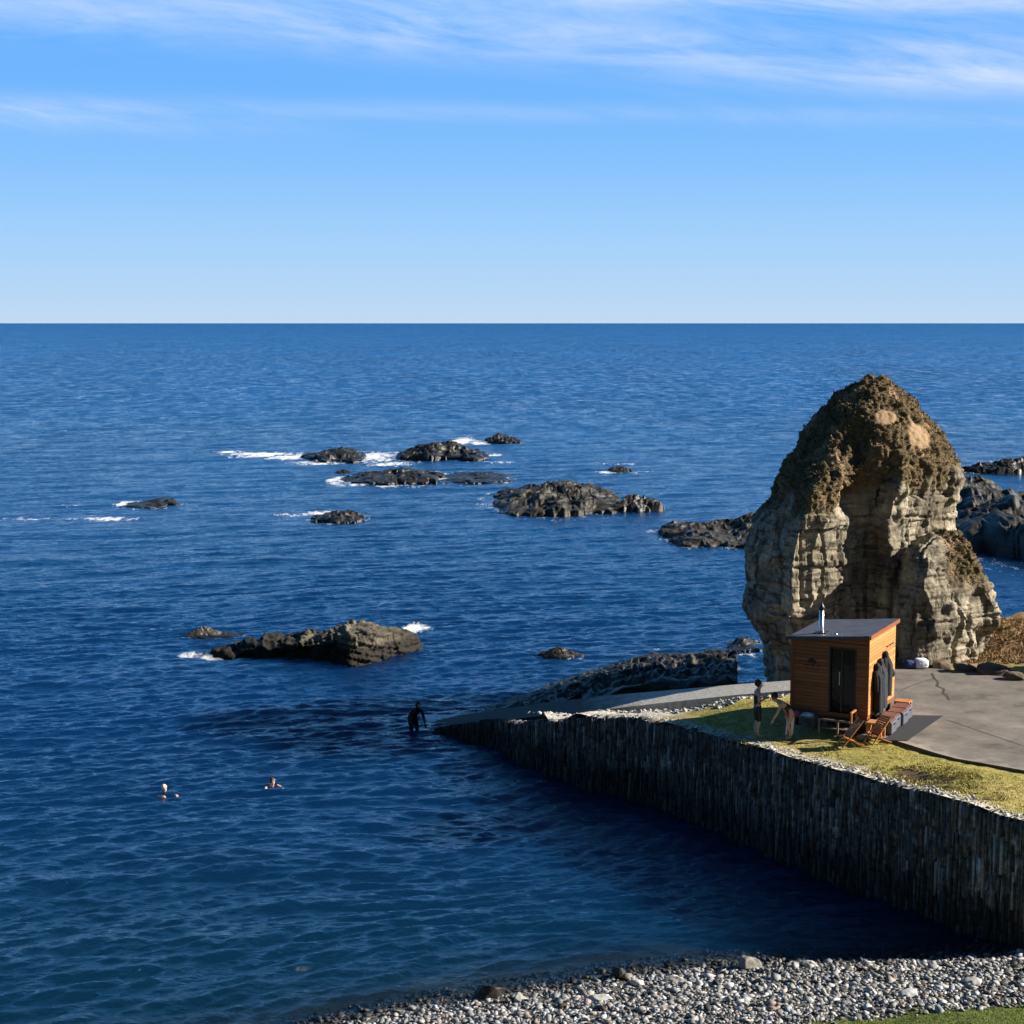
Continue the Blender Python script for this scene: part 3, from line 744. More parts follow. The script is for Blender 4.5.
# ============================================================ SEA
RK = []   # reef records for foam
def sea():
    D = [24.0]
    while D[-1] < 1500: D.append(D[-1] + max(.055, .42*D[-1]**2/24480))
    while D[-1] < 90000: D.append(D[-1]*1.12)
    D = np.array(D); NU = 1150
    U = np.concatenate([np.linspace(-.62, -.36, 60)[:-1], np.linspace(-.36, .36, NU), np.linspace(.36, .62, 60)[1:]])
    step = np.gradient(D)
    YY, UU = np.meshgrid(D, U, indexing='ij'); X = YY*UU; Y = YY
    st = np.maximum(step[:, None], .0007*Y)
    wx = X + 1.2*vnoise(X*.11, Y*.11, 2); wy = Y + 1.2*vnoise(X*.11, Y*.11, 8)
    Z = np.zeros_like(X); rg = np.random.default_rng(11)
    NW = 64; lam = np.exp(np.linspace(math.log(.30), math.log(9), NW)) * rg.uniform(.93, 1.07, NW)
    gust = .8 + .45*vnoise(X*.035, Y*.018, 5)
    shelter = .85 + .15*sstep(56, 95, Y + X*.2) 
    for i in range(NW):
        a = rg.normal(-math.pi/2 + .30, .24 if lam[i] > 2 else .28); k = 2*math.pi/lam[i]
        slope = .086 * (1.0 if lam[i] < .85 else (.85/lam[i])**1.0)
        amp = slope/k
        w = sstep(2.2, 4.5, lam[i]/st)
        rows = w[:, 0] > 0
        if not rows.any(): continue
        kx, ky = k*math.cos(a), k*math.sin(a); ph = rg.uniform(0, 6.28)
        arg = kx*wx[rows] + ky*wy[rows] + ph
        Z[rows] += (amp*w[rows]*(np.sin(arg) + .22*np.cos(2*arg)))*(gust[rows] if lam[i] < 4 else 1)
    Z *= shelter
    near = shore(X) - Y      # calm against the shore
    Z *= .75 + .25*sstep(0, -5, near)
    depth = np.clip(-(.13*near), 0, 9); Z = np.where(near < 0, np.maximum(Z, -.45*depth-.015), Z)
    inbay = sstep(75, 48, Y)
    clear = np.exp(-depth*6) * (Y < 60); clear = np.where(near > 0, 1, clear)*.82
    shallow = (np.exp(-depth*.60)*inbay*.7 + .25*sstep(62, 44, Y)*sstep(4, -10, X))
    shallow = np.clip(shallow*(.75 + .5*vnoise(X*.08, Y*.08, 3)), 0, 1)
    foam = np.zeros_like(X)
    for (px, py, rx, ry, s) in FOAM:
        c = P(px, py, 0); e = P(px+rx, py, 0); n_ = P(px, py+ry, 0); ax = abs(e.x-c.x); ay = abs(n_.y-c.y)
        m = (np.abs(X-c.x) < 2.2*ax) & (np.abs(Y-c.y) < 2.2*ay)
        q = ((X[m]-c.x)/ax)**2 + ((Y[m]-c.y)/ay)**2
        foam[m] = np.maximum(foam[m], s*np.exp(-q*.9))
    for (fx_, fy_, ax, ay, s_) in WF:
        m = (np.abs(X-fx_) < 1.9*ax) & (np.abs(Y-fy_) < 1.9*ay)
        q = np.sqrt(((X[m]-fx_)/ax)**2 + ((Y[m]-fy_)/ay)**2)
        foam[m] = np.maximum(foam[m], s_*np.exp(-((q-1)/.22)**2))
    foam = np.maximum(foam, .36*np.exp(-((near+.15)/.22)**2)*(np.abs(X) < 30))
    nr, nc = X.shape; ii = np.arange(nr*nc).reshape(nr, nc)
    f = np.stack([ii[:-1, :-1], ii[:-1, 1:], ii[1:, 1:], ii[1:, :-1]], -1).reshape(-1, 4)
    v = np.stack([X, Y, Z], -1).reshape(-1, 3)
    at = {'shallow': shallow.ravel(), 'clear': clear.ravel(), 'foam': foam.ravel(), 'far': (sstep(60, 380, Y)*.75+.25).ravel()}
    # far sides, in the same sheet
    n0 = len(v); e = 90000
    ex = np.array([(-e, 24, -.02), (-24*.62, 24, -.02), (-e*.62*1.0, D[-1], 0), (-e, D[-1], 0), (24*.62, 24, -.02), (e, 24, -.02), (e, D[-1], 0), (e*.62, D[-1], 0)])
    v = np.vstack([v, ex]); f = np.vstack([f, [[n0, n0+1, n0+2, n0+3], [n0+4, n0+5, n0+6, n0+7]]])
    for k_ in at: at[k_] = np.concatenate([at[k_], np.full(8, 1.0 if k_ == 'far' else 0.0)])
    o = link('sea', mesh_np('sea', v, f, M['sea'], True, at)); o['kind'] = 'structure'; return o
FOAM = [(228,452,16,1.6,.9),(258,454.5,34,2.6,1),(292,457,26,3.4,1),(318,463,34,2.6,.75),(372,457,34,6,.9),(392,464,26,3,.8),(462,441,12,3.2,1.1),(478,443,14,1.8,.9),(492,455,12,2,.8),(500,462,24,1.5,.6),
        (338,480,12,4,1.05),(352,484,20,2.5,.8),(432,474,16,3,1),(455,479,40,3,.8),(492,478,20,2.4,.7),(400,486,40,2,.55),
        (128,504,16,2,1),(105,519,34,2.4,.8),(30,519,36,2.5,.55),(70,506,20,1.2,.5),(318,513.5,20,2,1),(290,515,22,1.5,.6),
        (608,472,16,1.6,.8),(640,472,18,1.4,.6),(618,464,24,1.2,.5),(560,512,30,1.6,.5),(600,500,16,1.4,.5),(414,629,15,5,1.15),(398,640,14,4,.6),
        (186,655,20,3,.75),(210,657,16,2.5,.8),(160,630,20,2,.5),(440,718,34,2.2,.85),(470,713,28,2,.7),(400,735,30,1.4,.6),(640,650,30,2,.5),(745,655,14,4,.5),(740,668,10,6,.55),
        (975,470,28,2.5,1),(1010,469,20,2,.8),(985,462,30,1.4,.5),(700,548,30,2,.45),(178,794,7,.6,.35),(284,788,7,.6,.35),(620,447,26,1,.35),(60,430,40,1,.3)]
WF = []
# ============================================================ REEFS
def reef(x0, x1, yt, yb, label, mat_='wetrock', asp=1.5, skew=0.0, seed=0, dip=.5, rise=.5, group='low sea rocks off the harbour', yd=None):
    c = P((x0+x1)/2, yb, 0); W = P(x1, yb, 0).x - P(x0, yb, 0).x; ly = yd or W*asp
    Yc = c.y + ly*.45; hh = PY((x0+x1)/2, yt, Yc + ly*.05).z*.88
    n = int(min(300, max(60, (x1-x0)*1.4))); m = int(min(220, max(50, ly/(W/n)*.8)))
    u, w = np.meshgrid(np.linspace(-1.12, 1.12, n), np.linspace(-1.12, 1.12, m))
    X = u*W/2; Y = w*ly/2
    sd = seed*13.7 + x0*.1
    rr = np.sqrt(np.abs(u)**2.4 + np.abs(w)**2.2) + .62*fbm(u*1.6+sd, w*2.6+u*1.2, sd, 5)
    env = np.clip(1 - rr, -.3, 1); env = np.where(env > 0, env**(.34 if hh > .5 else .6), env)
    prof = np.exp(-((u - (rise*2-1))/.75)**2); fq = min(2.4, max(1.5, 9.0/W))
    sc = max(W, 4)
    # tilted beds
    q = (X*dip*.6 + Y)/(ly*.13) + 1.4*vnoise(u*2+sd, w*2, 3)
    saw = (q - np.floor(q)); saw = saw*.9
    var = .42 + .65*min(1, 1.1/hh)*(1-1.6*np.abs(vnoise((X*.35-Y*.9)*.75*fq, (X*.9+Y*.35)*.16*fq, sd)))*(.6 + .5*saw) + .30*fbm(X*.6, Y*.4, 1, 6)
    Z = env*hh*(.40 + .60*prof)*(.72 + (var-.72)*min(1, 1.2/hh)) + env*min(hh, 1.2)*(.16*(.5-np.abs(vnoise(X*1.0, Y*.8, sd))) + .14*(.5-np.abs(vnoise(X*2.3, Y*1.6, 2))))
    WF.append((c.x, Yc, W*.56, ly*.58, .34))
    Z = Z/ max(1e-6, np.percentile(Z, 99.5))*hh
    Z = np.where(env < .02, -.6, Z) ; Z[0, :] = Z[-1, :] = -1; Z[:, 0] = Z[:, -1] = -1
    X2 = X + skew*Y + .03*W*fbm(u*5, w*5, 4+sd, 3); Y2 = Y + .04*ly*fbm(u*5, w*5, 8+sd, 3)
    ii = np.arange(n*m).reshape(m, n); f = np.stack([ii[:-1, :-1], ii[:-1, 1:], ii[1:, 1:], ii[1:, :-1]], -1).reshape(-1, 4)
    o = link('sea_rock', mesh_np('sea_rock', np.stack([X2, Y2, Z], -1).reshape(-1, 3), f, M[mat_])); o.location = (c.x, Yc, 0)
    tag(o, label, 'rock', group); return o
reef(296, 362, 447.5, 462, 'long low dark rock with foam trailing to its left, far out in the reef', rise=.6)
reef(398, 484, 441, 461, 'humped dark rock, highest of the far reef, with surf on both sides', rise=.4)
reef(486, 521, 433, 443.5, 'small dark rock furthest out, right of a white breaking wave', rise=.4)
reef(340, 436, 468, 485, 'flat dark rock with foam at its left tip, second row of the far reef', rise=.7, seed=2)
reef(334, 351, 469, 474, 'tiny dark knob beside the flat foam-edged rock', seed=8)
reef(436, 512, 472.5, 483, 'barely showing dark ledge washed by foam, second row of the far reef', seed=3)
reef(490, 622, 484, 514, 'broad rugged brown-black rock, widest of the far reef', 'weedrock', seed=4, yd=20, rise=.55)
reef(606, 660, 493, 512, 'narrow dark rock pointing right beside the broad rugged rock', seed=5, asp=.5, rise=.7, skew=.6)
reef(610, 632, 465.5, 472.5, 'tiny far rock with a thin line of foam, alone above the narrow dark rock', seed=6)
reef(308, 360, 510, 523, 'small dark rock with foam at its left, alone below the foam-edged rocks', seed=7, rise=.6)
reef(118, 172, 498.5, 508, 'small dark rock with foam, leftmost of all the sea rocks', seed=9, rise=.75)
reef(178, 238, 627, 639, 'low wet rock just behind the left end of the big islet', asp=.45, seed=10, rise=.4)
reef(534, 582, 646, 659, 'small dark rounded rock alone in the water before the slipway ledge', asp=.6, seed=11)
reef(728, 766, 636, 651, 'low wet dark rocks at the left foot of the sea stack', seed=12, rise=.5)
reef(672, 800, 517, 546, 'dark low reef running out left behind the sea stack', 'weedrock', seed=13, asp=1.3, rise=1.0)
reef(930, 1180, 474, 560, 'big rugged dark rock platform on the right beyond the sea stack', 'weedrock', seed=14, rise=.45, yd=42)
reef(966, 1110, 457, 474, 'black flat rock with surf line, behind the rugged platform at right', seed=15, asp=.3, rise=.5)
reef(500, 540, 505, 515, 'thin half-drowned ledge at the front left of the broad rugged rock', seed=16)
# ---- islet in the bay
def islet():
    bm = bmesh.new()
    Yf = P(350, 668, 0).y
    # outline stations: px, front Y offset, back Y offset, top z front, top z back
    st = [(214,1.3,1.9,652,.0),(235,1.1,2.4,648,.2),(262,.8,2.8,643,.2),(300,.3,3.0,638,.3),(330,-.1,3.0,631,.3),(350,-.6,3.0,624,.3),(368,-.2,3.0,623,.2),(382,.6,3.0,624,0),(400,1.6,3.2,628,0),(414,2.4,3.4,634,0),(422,2.9,3.5,646,0)]
    lev = []
    for px, a, b, yt, tb in st:
        Y0 = Yf+a+1.2; Y1 = Yf+b+2.2; zt = PY(px, yt, (Y0+Y1)/2).z
        x0 = PX(px, Y0, 0)
        x1 = PX(px, Y1, 0)
        lev.append([(x0, Y0-.15, -1.2), (x0, Y0, zt*.55), (x0, Y0+.05, zt*1.0), ((x0+x1)/2, (Y0+Y1)/2, zt*.97), (x1, Y1-.1, zt*.8), (x1, Y1+.5, -1.2)])
    loft(bm, lev)
    v, n, f = remesh(bm, .06)
    d = .55*blocky(v, .5, 1.15, (.22, .10), 4) + .30*blocky(v, .24, 1.3, (.22, .10), 3) + .24*blocky(v, .11, .5, (.22, .1), 6) + .30*blocky(v, .6, .75, (.22, .1), 9) + .08*fbm(v[:,0]*.7, v[:,1]*.7, v[:,2]*.7, 5)
    # bite recesses out of the front, so that blocks stand out
    x = v[:, 0]
    for px, wd, dp in ((275,.35,.8),(300,.45,.9),(322,.3,.5),(240,.3,.5)):
        d -= dp*np.exp(-((x-PX(px, Yf, 0))/wd)**2) * (n[:, 1] < -.3)
    v2 = v + n*(d*.62)[:, None]
    o = link('sea_rock', mesh_np('islet', v2, f, M['islet']))
    tag(o, 'big wedge-shaped layered rock islet in the bay with a sunlit tan right end', 'rock'); return o
islet()
sea()
# small block at the islet's foot
# ---- ledge behind slipway
def ledge():
    n, m = 330, 130
    s, t_ = np.meshgrid(np.linspace(0, 1, n), np.linspace(0, 1, m))
    px = 455 + (738-455)*s
    Yf = np.interp(px[0], [455,530,600,700,738], [P(455,717,0).y+.6, 60.6, 60.3, 59.8, 59.6])
    ridge = np.array([PY(a, b, c).z for a, b, c in zip(px[0], np.interp(px[0], [455,500,530,590,640,700,726,738], [719,711,705,693,682,673,668,675]), Yf)])
    Yb = np.array([P(a, b, 0).y for a, b in zip(px[0], np.interp(px[0], [455,500,530,570,610,650,738], [714,703,693,679,668,657,655]))])
    Yb = np.maximum(Yb, Yf + .8)
    Y = Yf[None] + (Yb-Yf)[None]*t_*1.05
    Z = ridge[None]*np.clip(1 - t_, 0, 1)**.8
    X = np.vectorize(lambda a, y: PX(a, y, 1.0))(px, Y)
    nz = fbm(X*.9, Y*.9, 2, 5); q = (X*.3+Y*.8)/.55 + .8*vnoise(X*.5, Y*.5, 1); saw = q-np.floor(q)
    Z = Z*.86 + (.26*nz + .24*saw - .16 + (.20*(.45-np.abs(vnoise(X*1.6+Y*.5, Y*.9, 7))) + .16*(.45-np.abs(vnoise(X*3.7, Y*2.6, 9))))*sstep(0, .15, t_))*np.clip(Z+.25, 0, 1.2)
    Y = Y + .15*fbm(X*2, Z*2, 3, 3)
    Z[:, -1] = -1; Z[:, 0] = -1; Z[-1] = -1
    # front face: rows added down to below water
    rows = []
    for q_, dz in enumerate(np.linspace(0, 1, 26)[1:][::-1]):
        rows.append((X[0] + .10*vnoise(X[0]*3, dz*9, 4), Y[0] - .25*dz - .30*(rnd3(np.floor(X[0]/.9), np.full(n, int(dz*7)))-.5), Z[0]*(1-dz) - 1.2*dz))
    X = np.vstack([np.array([r[0] for r in rows]), X]); Y = np.vstack([np.array([r[1] for r in rows]), Y]); Z = np.vstack([np.array([r[2] for r in rows]), Z])
    m2 = X.shape[0]; ii = np.arange(n*m2).reshape(m2, n); f = np.stack([ii[:-1, :-1], ii[:-1, 1:], ii[1:, 1:], ii[1:, :-1]], -1).reshape(-1, 4)
    o = link('rock_ledge', mesh_np('ledge', np.stack([X, Y, Z], -1).reshape(-1, 3), f, M['weedrock']))
    tag(o, 'dark weedy rock ledge sloping into the sea behind the slipway', 'rock')
ledge()
build_stack()
# loose rocks at stack foot and on the mound
def loose(px, py, z, w, h, label, matn='stack', rz=.3, seed=1):
    p = P(px, py, z); bm = bmesh.new(); bmesh.ops.create_icosphere(bm, subdivisions=4, radius=1)
    v_ = np.array([tuple(q.co) for q in bm.verts]); f_ = np.array([[x.index for x in fc.verts] for fc in bm.faces]); bm.free()
    rg = np.random.default_rng(seed)
    for _ in range(10):
        n_ = rg.normal(0, 1, 3); n_ /= np.linalg.norm(n_); d_ = v_ @ n_ - rg.uniform(.5, .8); v_ -= np.clip(d_, 0, 9)[:, None]*n_
    v_ = v_*(1+.12*fbm(v_[:, 0]*2, v_[:, 1]*2, v_[:, 2]*2+seed, 4)[:, None])*[w/2, w*.4, h*.62]
    o = link('boulder', mesh_np('boulder', v_, f_, M['darkstone'], attrs={'turf': np.zeros(len(v_))})); o.location = (p.x, p.y, float(groundz(np.array([p.x]), np.array([p.y]))[0])+h*.12); o.rotation_euler = (.1, .1, rz)
    tag(o, label, 'boulder'); return o
loose(944, 668, ZT, .9, .5, 'brown boulder leaning on the right foot of the sea stack beside the white sack', seed=2)
loose(966, 668, ZT+.1, 1.1, .5, 'mossy boulder half sunk in the mound right of the sea stack, nearer the stack', seed=3)
loose(992, 664, ZT+.4, 1.5, .6, 'broad dark boulder in the brown mound near the right frame edge', 'weedrock', seed=4)
loose(1015, 655, ZT+.9, 1.0, .45, 'small boulder on top of the brown mound at the right frame edge', seed=5)
loose(1012, 672, ZT+.15, .9, .4, 'low boulder at the edge of the tarmac below the brown mound', seed=6)
# blades on the mound
gx = RNG.uniform(14, 24, 26000); gy = RNG.uniform(55.6, 64, 26000); gz = groundz(gx, gy); k = gy > 56.3 + .3*vnoise(gx*1.5, gy*1.5, 3); gx, gy, gz = gx[k], gy[k], gz[k]
me = blades(np.column_stack([gx, gy, gz]), np.tile([0, 0, 1.], (len(gx), 1)), .13, .03, [(.28,.16,.075),(.20,.13,.06),(.34,.24,.12),(.13,.11,.04),(.08,.05,.03)], .6)
g = link('rough_grass', me); g['kind'] = 'stuff'
# unseen wall added at the right, shaped to throw a wedge of shade
V, Fc, Cc = [], [], []
for lv in range(11):
    y = -1.3; zz_l = lv*.2
    while y < 1.3:
        w = random.uniform(.25, .5); b_ = random.uniform(.14, .3)
        if zz_l < 2.25 - 1.6*abs(y + w/2):
            addbox(Vector((19.2, 54.5 + y + w/2, ZT + .1 + zz_l)), Vector((.26+random.uniform(-.03,.03), 0, 0)), Vector((0, w/2-.006, 0)), Vector((0, 0, .098)), (b_, b_*.95, b_*.88))
        y += w
o = link('shade_wall', mesh_np('wall', np.array([tuple(q) for q in V]), np.array(Fc), M['wallstone'], attrs={'Col': np.array(Cc)}))
tag(o, 'unseen gabled rubble stone wall added right of the tarmac to cast a wedge of shade', 'wall')
# ============================================================ HUT
HUTR = R(-28.5)
fr = P(867.5, 716.5, ZT+.075+.52)              # front right bottom corner
print('hut corner', fr)
hut = empty('sauna_hut', (fr.x, fr.y, ZT+.075), HUTR)
tag(hut, 'small wooden cabin with dark sloping roof and steel flue on the tarmac', 'hut')
W_, D_, F0 = 2.35, 2.95, .52                   # x from -W_..0, y from 0..D_
ZR, ZL = 2.86, 2.62                            # wall tops right and left
def wallprism(name, pts, th, axis, mat_):
    """pts 2D outline in the wall's plane; axis 'x' = wall runs along x"""
    mb = MB(); a = []; b = []
    for u_, z_ in pts:
        if axis == 'x': a.append(mb.bm.verts.new((u_, th[0], z_))); b.append(mb.bm.verts.new((u_, th[1], z_)))
        else: a.append(mb.bm.verts.new((th[0], u_, z_))); b.append(mb.bm.verts.new((th[1], u_, z_)))
    n = len(pts)
    for i in range(n): mb.bm.faces.new((a[i], a[(i+1)%n], b[(i+1)%n], b[i]))
    mb.bm.faces.new(a); mb.bm.faces.new(b[::-1])
    return mb.build(name, mat_, hut)
def zt_(x): return ZL + (ZR-ZL)*(x+W_)/W_
dx0, dx1 = -1.20, -.36                          # door opening
fw = wallprism('wall', [(-W_+.02, F0), (dx0, F0), (dx0, F0+1.98), (dx1, F0+1.98), (dx1, F0), (-.02, F0), (-.02, zt_(0)), (-W_+.02, zt_(-W_))], (0, .06), 'x', M['hut_wood_front'])
wallprism('wall', [(.062, F0), (D_-.062, F0), (D_-.062, ZR), (.062, ZR)], (-.06, 0), 'y', M['hut_wood'])
wallprism('wall', [(.062, F0), (D_-.062, F0), (D_-.062, ZL), (.062, ZL)], (-W_, -W_+.06), 'y', M['hut_wood'])
wallprism('wall', [(-W_+.02, F0), (-.02, F0), (-.02, zt_(0)), (-W_+.02, zt_(-W_))], (D_-.06, D_), 'x', M['hut_wood'])
mb = MB(); mb.box((-W_/2, D_/2, F0-.06), (W_-.02, D_-.02, .115)); mb.build('floor', M['trim'], hut)
for x, zz in ((-W_-.012, ZL), (.012-.08, ZR)):
    mb = MB(); mb.box((x+.04, -.012, (F0+zz)/2), (.085, .03, zz-F0)); mb.build('corner_post', M['trim'], hut)
mb = MB(); mb.box((-W_/2, -.018, F0+2.055), (W_-.14, .035, .11)); mb.build('fascia', M['trim'], hut)
# roof: sloping slab with felt and drip edge
mb = MB(); rw = [( -W_-.10, ZL-.012), (.06, ZR+.004)]
q = [(-W_-.10, -.14), (.06, -.14), (.06, D_+.08), (-W_-.10, D_+.08)]
zz = [rw[0][1], rw[1][1], rw[1][1], rw[0][1]]
lo = [mb.bm.verts.new((x, y, z+.003)) for (x, y), z in zip(q, zz)]; hi = [mb.bm.verts.new((x, y, z+.085)) for (x, y), z in zip(q, zz)]
for i in range(4): mb.bm.faces.new((lo[i], lo[(i+1)%4], hi[(i+1)%4], hi[i]))
mb.bm.faces.new(hi); mb.bm.faces.new(lo[::-1]); roof = mb.build('roof', M['felt'], hut)
mb = MB(); mb.bar((-W_-.12, -.155, ZL+.05), (-.75, -.155, ZL+.05+.15), .05, .10); mb.bar((-.70, -.157, ZL+.20), (.05, -.157, ZR+.055), .045, .08); mb.build('gutter', M['felt'], roof)
mb = MB(); mb.bar((.075, -.13, ZR+.03), (.075, D_+.07, ZR+.03), .025, .12); mb.build('bargeboard', M['trim'], roof)
# flue
fx, fy = -1.62, .52
mb = MB(); zb = zt_(fx)+.07
mb.tube([(fx, fy, zb-.05), (fx, fy, zb+.12), (fx, fy, zb+.72)], [.13, .075, .07], 14)
flue = mb.build('flue', M['steel'], hut, True)
mb = MB(); mb.tube([(fx, fy, zb+.72), (fx, fy, zb+.80), (fx, fy, zb+.86), (fx, fy, zb+.95)], [.09, .095, .05, .02], 14); mb.build('flue_cap', M['black'], flue, True)
mb = MB(); mb.box((fx, fy, zb+.02), (.42, .42, .03), Euler((0, -.1, 0)).to_matrix()); mb.build('flashing', M['black'], flue)
mb = MB(); mb.ball((fx+.5, fy-.25, zb+.06), .07, (1.3, 1, .6)); mb.build('roof_fixing', M['steel'], roof)
# door leaf and glass
mb = MB()
for a, b in (((dx0+.03, .03, F0+.02), (dx0+.03, .03, F0+1.96)), ((dx1-.03, .03, F0+.02), (dx1-.03, .03, F0+1.96)), ((-.80, .03, F0+.06), (-.80, .03, F0+1.96))): mb.bar(a, b, .05, .06)
mb.bar((dx0+.06, .03, F0+1.95), (dx1-.06, .03, F0+1.95), .05, .05); door = mb.build('door', M['black'], hut)
mb = MB(); mb.box((-.97, .05, F0+.98), (.28, .012, 1.88)); mb.build('glass', M['glass'], door)
mb = MB(); mb.box((-.595, .05, F0+.98), (.36, .012, 1.88)); mb.build('glass', M['glass'], door)
mb = MB(); mb.tube([(-.86, -.03, F0+.85), (-.86, -.03, F0+1.25)], .013, 6); mb.build('handle', M['steel'], door)
# burnt-in emblem: half disc above a line of small lettering blocks
mb = MB(); cx, cz = -1.72, F0+1.42
arc = [(cx+.14*math.cos(a), cz+.16*math.sin(a)) for a in [math.pi*i/12 for i in range(13)]]
vs = [mb.bm.verts.new((x, -.004, z)) for x, z in arc]; vb = [mb.bm.verts.new((x, .01, z)) for x, z in arc]
mb.bm.faces.new(vs); mb.bm.faces.new(vb[::-1])
for i in range(13): mb.bm.faces.new((vs[i], vs[(i+1)%13], vb[(i+1)%13], vb[i]))
mb.build('emblem', M['paint_dark'], hut)
for i in range(9):
    if i in (3, 6): continue
    mb = MB(); mb.box((cx-.24+.06*i, -.002, cz-.07), (.042, .008, .045)); mb.build('letter', M['paint_dark'], hut)
for i in range(11):
    if i in (4,): continue
    mb = MB(); mb.box((cx-.20+.04*i, -.002, cz-.17), (.026, .008, .02)); mb.build('letter', M['paint_dark'], hut)
# trailer legs, axle, wheels
for x in (-W_+.15, -.15):
    for y in (.15, D_-.15):
        mb = MB(); mb.box((x, y, .225), (.12, .12, .45)); mb.box((x, y, .015), (.24, .24, .03)); mb.build('leg', M['black'], hut)
for x in (-W_+.22, -.22):
    mb = MB(); mb.tube([(x-.09, D_*.55, .28), (x+.09, D_*.55, .28)], .28, 20); wh = mb.build('wheel', M['black'], hut)
    mb = MB(); mb.tube([(x-.095, D_*.55, .28), (x+.095, D_*.55, .28)], .13, 14); mb.build('rim', M['steel'], wh)
# hooks row
for k in range(3):
    mb = MB(); y = 1.85+.3*k; mb.bar((.0, y, F0+1.75), (.05, y, F0+1.76), .03); mb.bar((.05, y, F0+1.76), (.05, y, F0+1.80), .02); mb.build('hook', M['black'], hut)
def HL(x, y, z=0): return hut.matrix_basis @ Vector((x, y, z))
hut_m = Matrix.Translation((fr.x, fr.y, ZT+.075)) @ Matrix.Rotation(HUTR, 4, 'Z')
def HW(x, y, z=0): return hut_m @ Vector((x, y, z))
# steps with a rail at the door
st = empty('wooden_steps', HW(-.78, -.02), HUTR); tag(st, 'weathered wooden steps with side rail under the cabin door', 'steps')
for k in range(2):
    mb = MB(); mb.box((0, -.18-.26*(1-k), .17*(k+1)), (.9, .25, .035)); mb.build('tread', M['grey_wood'], st)
for x in (-.42, .42):
    mb = MB(); mb.bar((x, -.60, .0), (x, -.06, .34), .035, .12, (1, 0, 0)); mb.build('stringer', M['grey_wood'], st)
mb = MB()
for y in (-.62, -.08): mb.bar((.48, y, 0), (.48, y, .72), .05)
mb.bar((.48, -.66, .72), (.48, -.04, .72), .05); mb.build('rail', M['chair_wood'], st)
mb = MB()
mb.bar((-.46, -.66, 0), (-.46, -.66, .46), .05); mb.bar((.10, -.68, 0), (.10, -.68, .46), .05); mb.bar((-.5, -.68, .46), (.46, -.68, .46), .045); mb.build('rail', M['grey_wood'], st)
# boot rack/table with cloths left of the steps
tb = empty('low_table', HW(-1.88, -.28), HUTR); tag(tb, 'low dark table in front of the cabin left of the steps', 'table')
mb = MB(); mb.box((0, 0, .40), (.85, .42, .035)); mb.build('tabletop', M['grey_wood'], tb)
for x in (-.37, .37):
    for y in (-.16, .16): mb = MB(); mb.bar((x, y, 0), (x, y, .385), .04); mb.build('leg', M['black'], tb)
def cloth(name, loc, sx, sy, h, mt, label, cat):
    g_ = 22; u, w = np.meshgrid(np.linspace(-1, 1, g_), np.linspace(-1, 1, g_)); e = np.clip(1-np.maximum(np.abs(u), np.abs(w)), 0, 1)
    Z = h*np.clip(e*3, 0, 1)*(.7+.5*fbm(u*1.7+loc[0], w*1.7+loc[1], 0, 3)); ii = np.arange(g_*g_).reshape(g_, g_)
    f_ = np.stack([ii[:-1, :-1], ii[:-1, 1:], ii[1:, 1:], ii[1:, :-1]], -1).reshape(-1, 4)
    v_ = np.stack([u*sx/2*(1+.1*vnoise(w*2, u)), w*sy/2*(1+.1*vnoise(u*2, w)), Z], -1).reshape(-1, 3)
    n0 = len(v_); vb = v_.copy(); vb[:, 2] = 0
    o = link(name, mesh_np(name, np.vstack([v_, vb]), np.vstack([f_, f_[:, ::-1]+n0]), mt, True)); o.location = loc; o.rotation_euler = (0, 0, HUTR)
    tag(o, label, cat); return o
p = HW(-2.08, -.30, .42); cloth('folded_cloth', p, .30, .3, .12, M['pink'], 'crumpled pink cloth on the left of the low table', 'cloth')
p = HW(-1.72, -.30, .42); cloth('folded_cloth', p, .36, .3, .09, M['white_bag'], 'pale folded towel on the right of the low table', 'towel')
# bench frames and grey crates along the sunny side
def bench(y0, y1, label):
    b = empty('timber_bench', HW(.06, (y0+y1)/2), HUTR); L = y1-y0
    tag(b, label, 'bench', 'orange timber bench frames beside the cabin')
    mb = MB(); mb.box((.25, 0, .43), (.46, L, .04)); mb.build('seat', M['bench_wood'], b)
    for y in (-L/2+.04, L/2-.04):
        for x in (.05, .45): mb = MB(); mb.bar((x, y, 0), (x, y, .41), .06); mb.build('leg', M['bench_wood'], b)
    mb = MB(); mb.box((.08, 0, .2), (.02, L-.1, .34)); mb.build('back_panel', M['bench_wood'], b)
bench(-.42, .02, 'orange timber bench end nearest the folding chairs, beside the grey crates')
bench(2.62, 3.0, 'orange timber bench end at the far end of the row of grey crates')
lab = ['grey storage crate with brown lid, nearest to the viewer in the row beside the cabin', 'grey storage crate second from the viewer in the row beside the cabin', 'grey storage crate third from the viewer in the row beside the cabin', 'grey storage crate farthest from the viewer in the row beside the cabin']
def make_crate():
    c = empty('storage_crate', (0, 0, 0), HUTR)
    mb = MB(); mb.box((0, 0, .205), (.50, .56, .35), bev=.02); mb.build('crate_body', M['crate'], c)
    mb = MB(); mb.box((-.02, 0, .40), (.46, .59, .035), bev=.01); mb.build('lid', M['crate_lid'], c)
    mb = MB(); mb.box((.265, 0, .31), (.02, .16, .045), bev=.008); mb.build('handle', M['black'], c)
    for y in (-.22, .22): mb = MB(); mb.box((0, y, .015), (.46, .06, .03)); mb.build('foot', M['black'], c)
    return c
cr = make_crate(); cl = [cr]
for k in range(3):
    c = cr.copy(); COL.objects.link(c)
    for ch in cr.children: d = ch.copy(); COL.objects.link(d); d.parent = c
    cl.append(c)
for k, c in enumerate(cl):
    c.location = HW(.42 + (.03, -.02, .04, 0)[k], .38 + .635*k); tag(c, lab[k], 'crate', 'grey crates beside the cabin')
